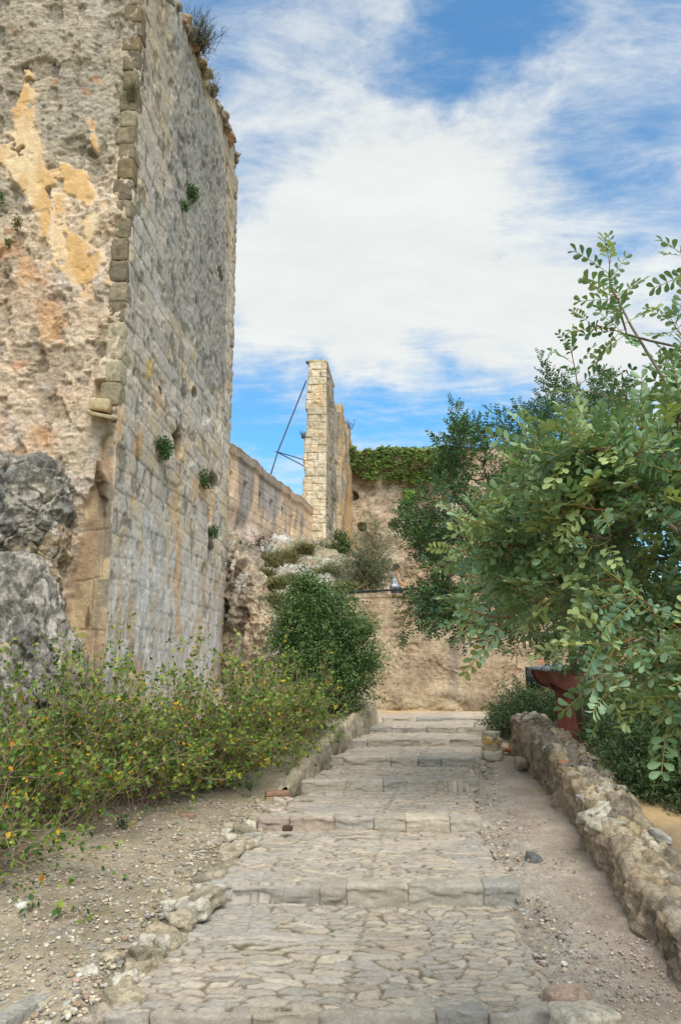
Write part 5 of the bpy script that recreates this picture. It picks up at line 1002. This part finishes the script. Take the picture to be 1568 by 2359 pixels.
tuft('dry_weed', P(306, 235, Y1-.03), (.16, .1, .32), 90, .003, DG*.7, 'dead brown weed clinging to the tower corner between dark quoins', 720, 'twig')
DT = np.array([lin(120, 116, 88), lin(106, 108, 78), lin(134, 126, 98)])*.8
def topp(x, y, Y): p = P(x, y, Y); return p
tuft('broom_bush', P(452, 112, 12.4), (.75, .7, .55), 240, .006, DT, 'wispy grey-green broom bush on the crest of the big tower', 721, 'twig', 'bush')
tuft('dry_weed', P(486, 218, 13.6), (.35, .4, .42), 40, .005, DT, 'thin dry weed on the tower crest below the broom bush', 722, 'twig')
tuft('dry_weed', P(470, 165, 13.0), (.3, .3, -.35), 16, .006, DT, 'bare hanging twigs just under the broom bush on the tower', 723, 'twig')
# grass tufts and shrubs on the slope
GT = [(552, 1268, 18.6, .22, .3, 'green leafy weed at the top of the brown cliff beside the tower', GP), (620, 1288, 21.2, .8, .45, 'olive grass tuft on the slope, leftmost of the dry tufts', DG), (655, 1282, 22.5, .7, .4, 'straw-coloured grass tuft left of the middle of the slope', DG), (700, 1262, 25, .6, .4, 'small grass tuft close under the curtain wall', DG), (740, 1272, 27, .9, .75, 'tall yellow-green grass tuft below the tall wall fragment', DG*.95), (600, 1318, 18.6, .5, .3, 'low grass tuft on the left shoulder of the grey slope', DG), (668, 1335, 18.9, .35, .25, 'little grass tuft in the middle of the pale rock', DG), (755, 1318, 21.5, .6, .4, 'yellowish tuft at the right end of the pale rock', DG), (795, 1350, 19.8, .5, .3, 'grass tuft beside the start of the handrail', DG), (640, 1345, 17.8, .3, .25, 'sparse tuft hanging on the left of the pale rock', DG), (632, 1378, 17.3, .4, .25, 'low tuft right behind the left end of the retaining wall', DG)]
for k, (x, y, Y, w_, h, lb, pal) in enumerate(GT): tuft('grass_tuft', P(x, y, Y-1.0)-np.array([0, 0, h*.45]), (w_*1.2, w_, h*1.15), 420, .013, pal, lb, 730+k, 'grass', 'grass tuft', group='tufts on the rock slope')
leafy_bush('slope_bush', P(786, 1262, 26), (.36, .36, .52), 3200, .06, GP*.85, 'upright green bush against the foot of the tall wall fragment', 745, mat=LEAFM, lumps=.4, stems=8)
leafy_bush('twiggy_bush', P(600, 1262, 21.0), (.42, .4, .36), 700, .05, np.array([lin(84, 82, 60), lin(100, 98, 70)])*.8, 'dark twiggy bush below the curtain wall slots', 746, mat=LEAFM, lumps=.4, stems=16)
palO = np.array([lin(118, 126, 100), lin(98, 112, 84), lin(134, 138, 112)])*1.1
leafy_bush('olive_shrub', P(858, 1268, 19.6), (.66, .5, .82), 5200, .06, palO, 'sparse grey-green olive shrub rising behind the handrail', 747, mat=LEAFM, lumps=.5, stems=20, leafratio=.22, power=.5, base=P(838, 1352, 19.4))
leafy_bush('olive_shrub', P(838, 1318, 19.4), (.74, .5, .44), 9000, .055, palO*.8, 'low bushy grey-green shrub just behind the handrail', 748, mat=LEAFM, lumps=.45, stems=16, leafratio=.28, base=P(830, 1362, 19.2))
leafy_bush('olive_shrub', P(862, 1340, 19.8), (.3, .35, .26), 2600, .045, palO*.85, 'low grey shrub beside the woman behind the handrail', 749, mat=LEAFM, lumps=.45, stems=10, leafratio=.3)
# ivy over the back wall
def ivy():
    r = np.random.RandomState(90); poly = [(778, 1030), (860, 1029), (960, 1031), (1048, 1028), (1060, 1060), (1030, 1075), (1010, 1100), (960, 1108), (950, 1128), (952, 1170), (944, 1190), (936, 1150), (925, 1112), (880, 1105), (840, 1098), (815, 1078), (790, 1080)]
    q = inpoly(poly, 15000, 91); keepm = (fbm(np.stack([q[:, 0], q[:, 1], 0*q[:, 0]], 1), .035, 4, 3)+.28-sstep(1075, 1110, q[:, 1])*.35 > -.15); q = q[keepm]; n = len(q); Y = 38.0-.28*r.rand(n)-(q[:, 0]-784)/1807*38*.086
    pos = np.array([P(x, y, yy) for (x, y), yy in zip(q, Y)]); d = np.stack([r.randn(n)*.5, -.4+.3*r.randn(n), -.5+.4*r.randn(n)], 1); LV, LF = leaflet(1, .95, LOWP, .1, .2); M = frames(d, unit(np.array([0, -.9, .5])+r.randn(n, 3)*.35))*(.15*r.uniform(.6, 1.3, n))[:, None, None]
    pal = np.array([lin(96, 120, 48), lin(78, 104, 44), lin(112, 130, 56), lin(86, 112, 60)])*1.45; cl = .8+.35*sstep(-.3, .3, fbm(pos, 1.6, 4, 5)); C = pal[r.randint(0, 4, n)]*(.75+.5*r.rand(n)*1)[:, None]*cl[:, None]
    e = empty('ivy', P(900, 1100, 37.5), 'mat of green ivy hanging over the top of the high back wall', 'ivy'); mb = MB(); mb.inst(LV, [LF], M, pos, C); keep(mb.build('foliage', LEAFM), e)
    wb = MB()
    for k in range(40):
        x = 785+265*r.rand(); p = [P(x+r.randn()*6*j, 1032+j*r.uniform(9, 18), 37.55-(x-784)/1807*38*.086) for j in range(6)]; wb.tube(p, .012, lin(110, 92, 66), 3)
    keep(wb.build('stem', BARK), e)
ivy()
tuft('dry_weed', P(802, 990, 37.6), (.35, .3, .5), 30, .012, DT*.8, 'purple-brown weed at the stepped far end of the tall wall', 760, 'twig')
tuft('dry_weed', P(697, 1010, 30.0), (.25, .2, -.35), 30, .008, DT*.7, 'dark weed sprouting from the left arris of the tall wall', 761, 'twig')
# small weeds at ground level
for k, (x, y, Y, s_, lb) in enumerate([(575, 1822, 9.15, .12, 'small weed on top of the brick kerb end'), (335, 2155, 6.0, .08, 'little green weed beside the mossy edging stone'), (283, 1905, 7.9, .16, 'leafy sprig hanging in front of the shrubs over the gravel'), (1260, 1815, 9.6, .06, 'tiny weed at the foot of the rubble wall')]):
    tuft('weed', P(x, y, Y)+np.array([0, 0, s_*.2]), (s_, s_, s_), 46, .03, GP, lb, 770+k, nrm=(0, -.4, 1), cat='weed')
# ------------------------------------------------------------------ rusty metal stand
mR = bpy.data.materials.new('rusted_steel'); mR.use_nodes = True; t = NT(mR.node_tree); b = mR.node_tree.nodes['Principled BSDF']; tcx = t.n('ShaderNodeTexCoord')
n1_ = t.n('ShaderNodeTexNoise', {'Vector': tcx.outputs['Object'], 'Scale': 5., 'Detail': 8., 'Roughness': .65}); n2_ = t.n('ShaderNodeTexNoise', {'Vector': tcx.outputs['Object'], 'Scale': 60., 'Detail': 4.})
cr = t.n('ShaderNodeValToRGB', {'Fac': n1_.outputs[0]}); E = cr.color_ramp.elements; E[0].position = .3; E[0].color = (*lin(78, 46, 36), 1); E[1].position = .7; E[1].color = (*lin(142, 74, 46), 1); e_ = cr.color_ramp.elements.new(.5); e_.color = (*lin(112, 58, 42), 1)
mR.node_tree.links.new(cr.outputs[0], b.inputs['Base Color']); b.inputs['Roughness'].default_value = .75; bp = t.n('ShaderNodeBump', {'Strength': .3, 'Distance': .003, 'Height': n2_.outputs[0]}); mR.node_tree.links.new(bp.outputs[0], b.inputs['Normal'])
def stand():
    Y = 10.4; root = empty('interpretive_stand', P(1315, 1705, Y), 'rusty brown steel stand with a half-round head, behind the far end of the rubble wall', 'information stand')
    # post: a tapering folded plate, wide at the foot
    A, B, Cc, Dd = P(1290, 1715, Y), P(1340, 1712, Y), P(1275, 1572, Y), P(1303, 1572, Y); mb = MB(); dpt = np.array([.05, .16, 0]); th = np.array([0, .012, 0])
    for a, b_, c, d in ((A, B, Cc, Dd),):
        V = [a, b_, d, c, a+th, b_+th, d+th, c+th]; mb.add(V, [[[0, 1, 2, 3], [7, 6, 5, 4], [0, 4, 5, 1], [3, 2, 6, 7], [0, 3, 7, 4]]], (1, 1, 1))
    fl = np.array([.035, .11, 0]); V = [B, B+fl, Dd+fl*.7, Dd, B+th, B+fl+np.array([-.012, 0, 0]), Dd+fl*.7+np.array([-.012, 0, 0]), Dd+th]; mb.add(V, [[[0, 1, 2, 3], [7, 6, 5, 4], [0, 4, 5, 1], [3, 2, 6, 7], [1, 5, 6, 2]]], (1, 1, 1))
    V = [A+np.array([-.0, .0, 0]), A+fl, Cc+fl*.7, Cc]; V += [v+np.array([.012, 0, 0]) for v in V]; mb.add(V, [[[3, 2, 1, 0], [4, 5, 6, 7], [0, 1, 5, 4], [2, 3, 7, 6], [1, 2, 6, 5]]], (1, 1, 1))
    keep(mb.build('post', mR, None, False), root)
    # head: trough of half-round section, axis running away to the left
    c1, c0 = P(1306, 1544, Y-.10), P(1272, 1540, Y+.20); ax = unit(c0-c1); R0 = .235; up = np.array([0, 0, 1.]); sd_ = unit(np.cross(ax, up)); sd_ = sd_ if sd_[0] > 0 else -sd_
    def ring(c, R_, n=22, a0=math.pi*.98, a1=math.pi*2.02): return np.array([c+R_*(math.cos(a)*sd_+math.sin(a)*up) for a in np.linspace(a0, a1, n)])
    c0b = c1+ax*.42; r0, r1 = ring(c1, R0), ring(c0b, R0); i0, i1 = ring(c1, R0-.012), ring(c0b, R0-.012); n = len(r0); mb = MB(); G = np.concatenate([r0, r1]); f = [[i, i+1, n+i+1, n+i] for i in range(n-1)]; mb.add(G, [f], (1, 1, 1)); mb.add(np.concatenate([i0, i1]), [[q[::-1] for q in f]], (1, 1, 1))
    keep(mb.build('trough', mR, None, True), root)
    for nm, cc in (('end_plate', c1-ax*.012), ('end_plate', c0b+ax*.012)):
        rr = ring(cc, R0+.018, 30); V = list(rr)+[v+ax*.012 for v in rr]; k = len(rr); mb = MB(); mb.add(V, [[list(range(k))], [list(range(k, 2*k))[::-1]], [[i, i+1, k+i+1, k+i] for i in range(k-1)], [[k-1, 0, k, 2*k-1]]], (1, 1, 1)); keep(mb.build(nm, mR, None, False), root)
    mb = MB(); mid = (c1+c0b)/2+np.array([-.05, 0, .02]); Rm = np.stack([unit(sd_+up*.10), ax, unit(np.cross(sd_+up*.10, ax))], 1); mb.box(mid, (.50, .50, .022), lin(122, 130, 134), Rm); keep(mb.build('sloping_panel', METAL, None, False), root)
    # hanging half shell on the left of the head
    cL = P(1258, 1550, Y+.02); mb = MB(); nn_ = 16; V = []
    for j, (w0) in enumerate((0., .26)):
        for a in np.linspace(math.pi, math.pi*1.5, nn_): V.append(cL+np.array([.20+.20*math.cos(a)+w0*.1, w0, .26*math.sin(a)]))
    f = [[i, i+1, nn_+i+1, nn_+i] for i in range(nn_-1)]; V2 = [v+np.array([.010, 0, .010]) for v in V]; mb.add(V, [f], (1, 1, 1)); mb.add(V2, [[q[::-1] for q in f]], (1, 1, 1)); keep(mb.build('curved_shell', mR, None, True), root)
stand()
# slatted dark litter bin behind it
def litter_bin():
    c = P(1231, 1600, 13.4); top = P(1231, 1536, 13.4)[2]; zb = top-.62; root = empty('litter_bin', (c[0], c[1], zb), 'dark slatted litter bin half hidden behind the rusty stand and low shrubs', 'litter bin'); mb = MB(); n = 22; R_ = .125
    for k in range(n):
        a = k*2*math.pi/n; d = np.array([math.cos(a), math.sin(a), 0]); p = np.array([c[0], c[1], 0])+d*R_; mb.tube([p+[0, 0, zb+.22], p*1+[0, 0, top-.02]], .012, lin(52, 58, 60), 4)
    keep(mb.build('slatted_basket', METAL), root); mb = MB(); V = []; m = 24
    for z_ in (zb+.24, top-.16, top-.01):
        ring_ = np.array([[c[0]+(R_+.012)*math.cos(a), c[1]+(R_+.012)*math.sin(a), z_] for a in np.linspace(0, 2*math.pi, m+1)]); mb.tube(ring_, .012, lin(60, 66, 68), 5)
    keep(mb.build('hoop', METAL), root); mb = MB(); mb.tube([(c[0], c[1], zb+.23), (c[0], c[1], top-.05)], R_*.84, lin(38, 42, 44), 16); keep(mb.build('liner', METAL), root); mb = MB(); mb.tube([(c[0], c[1], zb-.4), (c[0], c[1], zb+.25)], .03, lin(52, 58, 60), 8); keep(mb.build('post', METAL), root)
litter_bin()
# ------------------------------------------------------------------ woman behind the handrail
def woman():
    Y = 22.3; p = P(913, 1345, Y); g = EYE+1.3+.02*(Y-16); H = P(916, 1302, Y)[2]-g; s = H/1.66
    root = empty('person', (p[0], Y, g), 'woman with dark low bun and sleeveless grey patterned top walking behind the handrail', 'person')
    # local axes: x = forward (picture right, slightly away), y = her left, z up
    R = rot(0, 0, .25)
    def W(x, y, z): return np.array([p[0]-.02, Y, g])+R@(np.array([x, y, z])*s)
    def skin(name, pts, edges, rad, mat_, colr, parent, sub=2, root_i=0, colfn=None):
        me = bpy.data.meshes.new(name); me.from_pydata([tuple(W(*q)) for q in pts], edges, []); o = bpy.data.objects.new(name, me); COL.objects.link(o); m = o.modifiers.new('s', 'SKIN'); sv = me.skin_vertices[0].data
        for i, r_ in enumerate(rad): sv[i].radius = (r_[0]*s, r_[1]*s) if isinstance(r_, tuple) else (r_*s, r_*s); sv[i].use_root = (i == root_i)
        m.use_smooth_shade = True; o.modifiers.new('d', 'SUBSURF').levels = sub; o.modifiers[-1].render_levels = sub
        dg = bpy.context.evaluated_depsgraph_get(); m2 = bpy.data.meshes.new_from_object(o.evaluated_get(dg)); bpy.data.objects.remove(o); n = len(m2.vertices); co_ = np.zeros(n*3); m2.vertices.foreach_get('co', co_); co_ = co_.reshape(-1, 3)
        for a in list(m2.color_attributes): m2.color_attributes.remove(a)
        C = np.ones((n, 4)); C[:, :3] = colr if colfn is None else colfn(co_); ca = m2.color_attributes.new('Col', 'FLOAT_COLOR', 'POINT'); ca.data.foreach_set('color', C.ravel()); m2.materials.clear(); m2.polygons.foreach_set('use_smooth', [True]*len(m2.polygons)); ob = bpy.data.objects.new(name, m2); COL.objects.link(ob); m2.materials.append(mat_); keep(ob, parent); return ob
    SK = lin(214, 158, 128)
    pts = [(-.02, 0, .92), (-.03, 0, 1.08), (-.02, 0, 1.24), (.0, 0, 1.36), (.02, 0, 1.43), (.04, 0, 1.49), (.055, 0, 1.56), (.05, 0, 1.61),      # 0-7 pelvis..skull
           (.01, .165, 1.36), (.0, -.165, 1.36),                                     # 8,9 shoulders
           (.06, .20, 1.08), (.07, -.20, 1.09), (.24, .19, .98), (.25, -.18, .99), (.31, .185, .965), (.32, -.17, .975),   # 10,11 elbows 12,13 wrists 14,15 palms
           (.0, .09, .88), (.0, -.09, .88), (.10, .09, .48), (-.03, -.09, .49), (.02, .09, .08), (-.20, -.09, .11), (.15, .09, .03), (-.08, -.09, .03),
           (.37, .20, .955), (.385, .187, .95), (.38, .174, .95), (.37, .162, .955), (.33, .215, .985), (.38, -.155, .965), (.395, -.168, .96), (.39, -.181, .96), (.38, -.193, .965), (.34, -.14, .995)]
    ed = [(0, 1), (1, 2), (2, 3), (3, 4), (4, 5), (5, 6), (6, 7), (3, 8), (3, 9), (8, 10), (9, 11), (10, 12), (11, 13), (12, 14), (13, 15), (0, 16), (0, 17), (16, 18), (17, 19), (18, 20), (19, 21), (20, 22), (21, 23), (14, 24), (14, 25), (14, 26), (14, 27), (14, 28), (15, 29), (15, 30), (15, 31), (15, 32), (15, 33)]
    rd = [(.13, .10), (.11, .09), (.125, .10), (.12, .09), .055, .052, (.078, .088), (.07, .075), .052, .052, .036, .036, .025, .025, (.02, .03), (.02, .03), .085, .085, .055, .055, .038, .038, (.04, .025), (.04, .025)]+[.008]*10
    skin('body', pts, ed, rd, CLOTH, SK, root)
    # face: nose, chin, lips, ear
    mb = MB()
    for (x, y, z_), sz, cc in [((.138, 0, 1.565), (.030, .022, .034), SK), ((.112, 0, 1.505), (.050, .05, .035), SK), ((.128, 0, 1.53), (.020, .036, .012), lin(176, 104, 92)), ((.045, .080, 1.565), (.03, .014, .045), SK*.95), ((.045, -.080, 1.565), (.03, .014, .045), SK*.95), ((.125, .03, 1.588), (.014, .022, .010), lin(60, 44, 36)), ((.125, -.03, 1.588), (.014, .022, .010), lin(60, 44, 36))]:
        V, Fc = lumpy((sz[0]*s, sz[1]*s, sz[2]*s), 1, 5, 0, 2.2); mb.add(V@R.T+W(x, y, z_), Fc, cc)
    keep(mb.build('face', CLOTH), root)
    mb = MB()
    for y in (.032, -.032):
        a = np.linspace(0, 2*math.pi, 17); mb.tube(np.array([W(.145-.01*abs(math.cos(t_)), y+.024*math.cos(t_), 1.588+.018*math.sin(t_)) for t_ in a]), .0022*s, lin(50, 44, 44), 4)
        mb.tube([W(.138, y*1.9, 1.59), W(.05, y*2.5, 1.588)], .0022*s, lin(50, 44, 44), 4)
    keep(mb.build('glasses', METAL), root)
    HC = lin(60, 44, 40); V, Fc = lumpy((.215*s, .195*s, .20*s), 4, 14, .05, 2.3); V = V[:]; mb = MB(); mb.add((V+np.array([-.034*s, 0, .028*s]))@R.T+W(.055, 0, 1.585), Fc, HC)
    V, Fc = lumpy((.09*s, .10*s, .085*s), 6, 9, .12, 2.2); mb.add(V@R.T+W(-.105, 0, 1.505), Fc, HC*.9); V, Fc = lumpy((.10*s, .07*s, .05*s), 6, 7, .1, 2.2); mb.add(V@R.T+W(-.07, 0, 1.52), Fc, HC); keep(mb.build('hair', CLOTH), root)
    def topc(co_):
        q = co_*1.; t_ = sstep(-.1, .35, fbm(q, 9, 4, 5, aniso=(1, 1, .6))); c = mix(full((len(q),), lin(190, 198, 206)), full((len(q),), lin(134, 142, 156)), t_); return mix(c, full((len(q),), lin(206, 196, 200)), sstep(.2, .5, fbm(q, 14, 3, 6)))
    skin('sleeveless_top', [(-.03, 0, .84), (-.03, 0, .98), (-.04, 0, 1.12), (-.025, 0, 1.26), (-.01, 0, 1.37), (.0, 0, 1.425), (-.01, .10, 1.38), (-.01, -.10, 1.38)], [(0, 1), (1, 2), (2, 3), (3, 4), (4, 5), (4, 6), (4, 7)], [(.19, .19), (.17, .165), (.165, .15), (.17, .145), (.14, .11), (.07, .06), (.06, .055), (.06, .055)], CLOTH, None, root, 2, 2, topc)
    skin('trousers', [(-.01, 0, .90), (.0, .09, .84), (.0, -.09, .84), (.10, .09, .48), (-.03, -.09, .49), (.02, .09, .12), (-.20, -.09, .15)], [(0, 1), (0, 2), (1, 3), (2, 4), (3, 5), (4, 6)], [(.14, .12), .10, .10, .072, .072, .058, .058], CLOTH, lin(70, 74, 92), root, 2, 0)
woman()
# utility pipe on the back wall
mb = MB(); mb.tube([P(797, 1105, 37.7), P(796, 1180, 37.7), P(796, 1232, 37.7)], .05, lin(190, 170, 140), 8); tag(mb.build('drain_pipe', STONE), 'thin pale vertical pipe on the back wall beside the tall wall fragment', 'pipe')
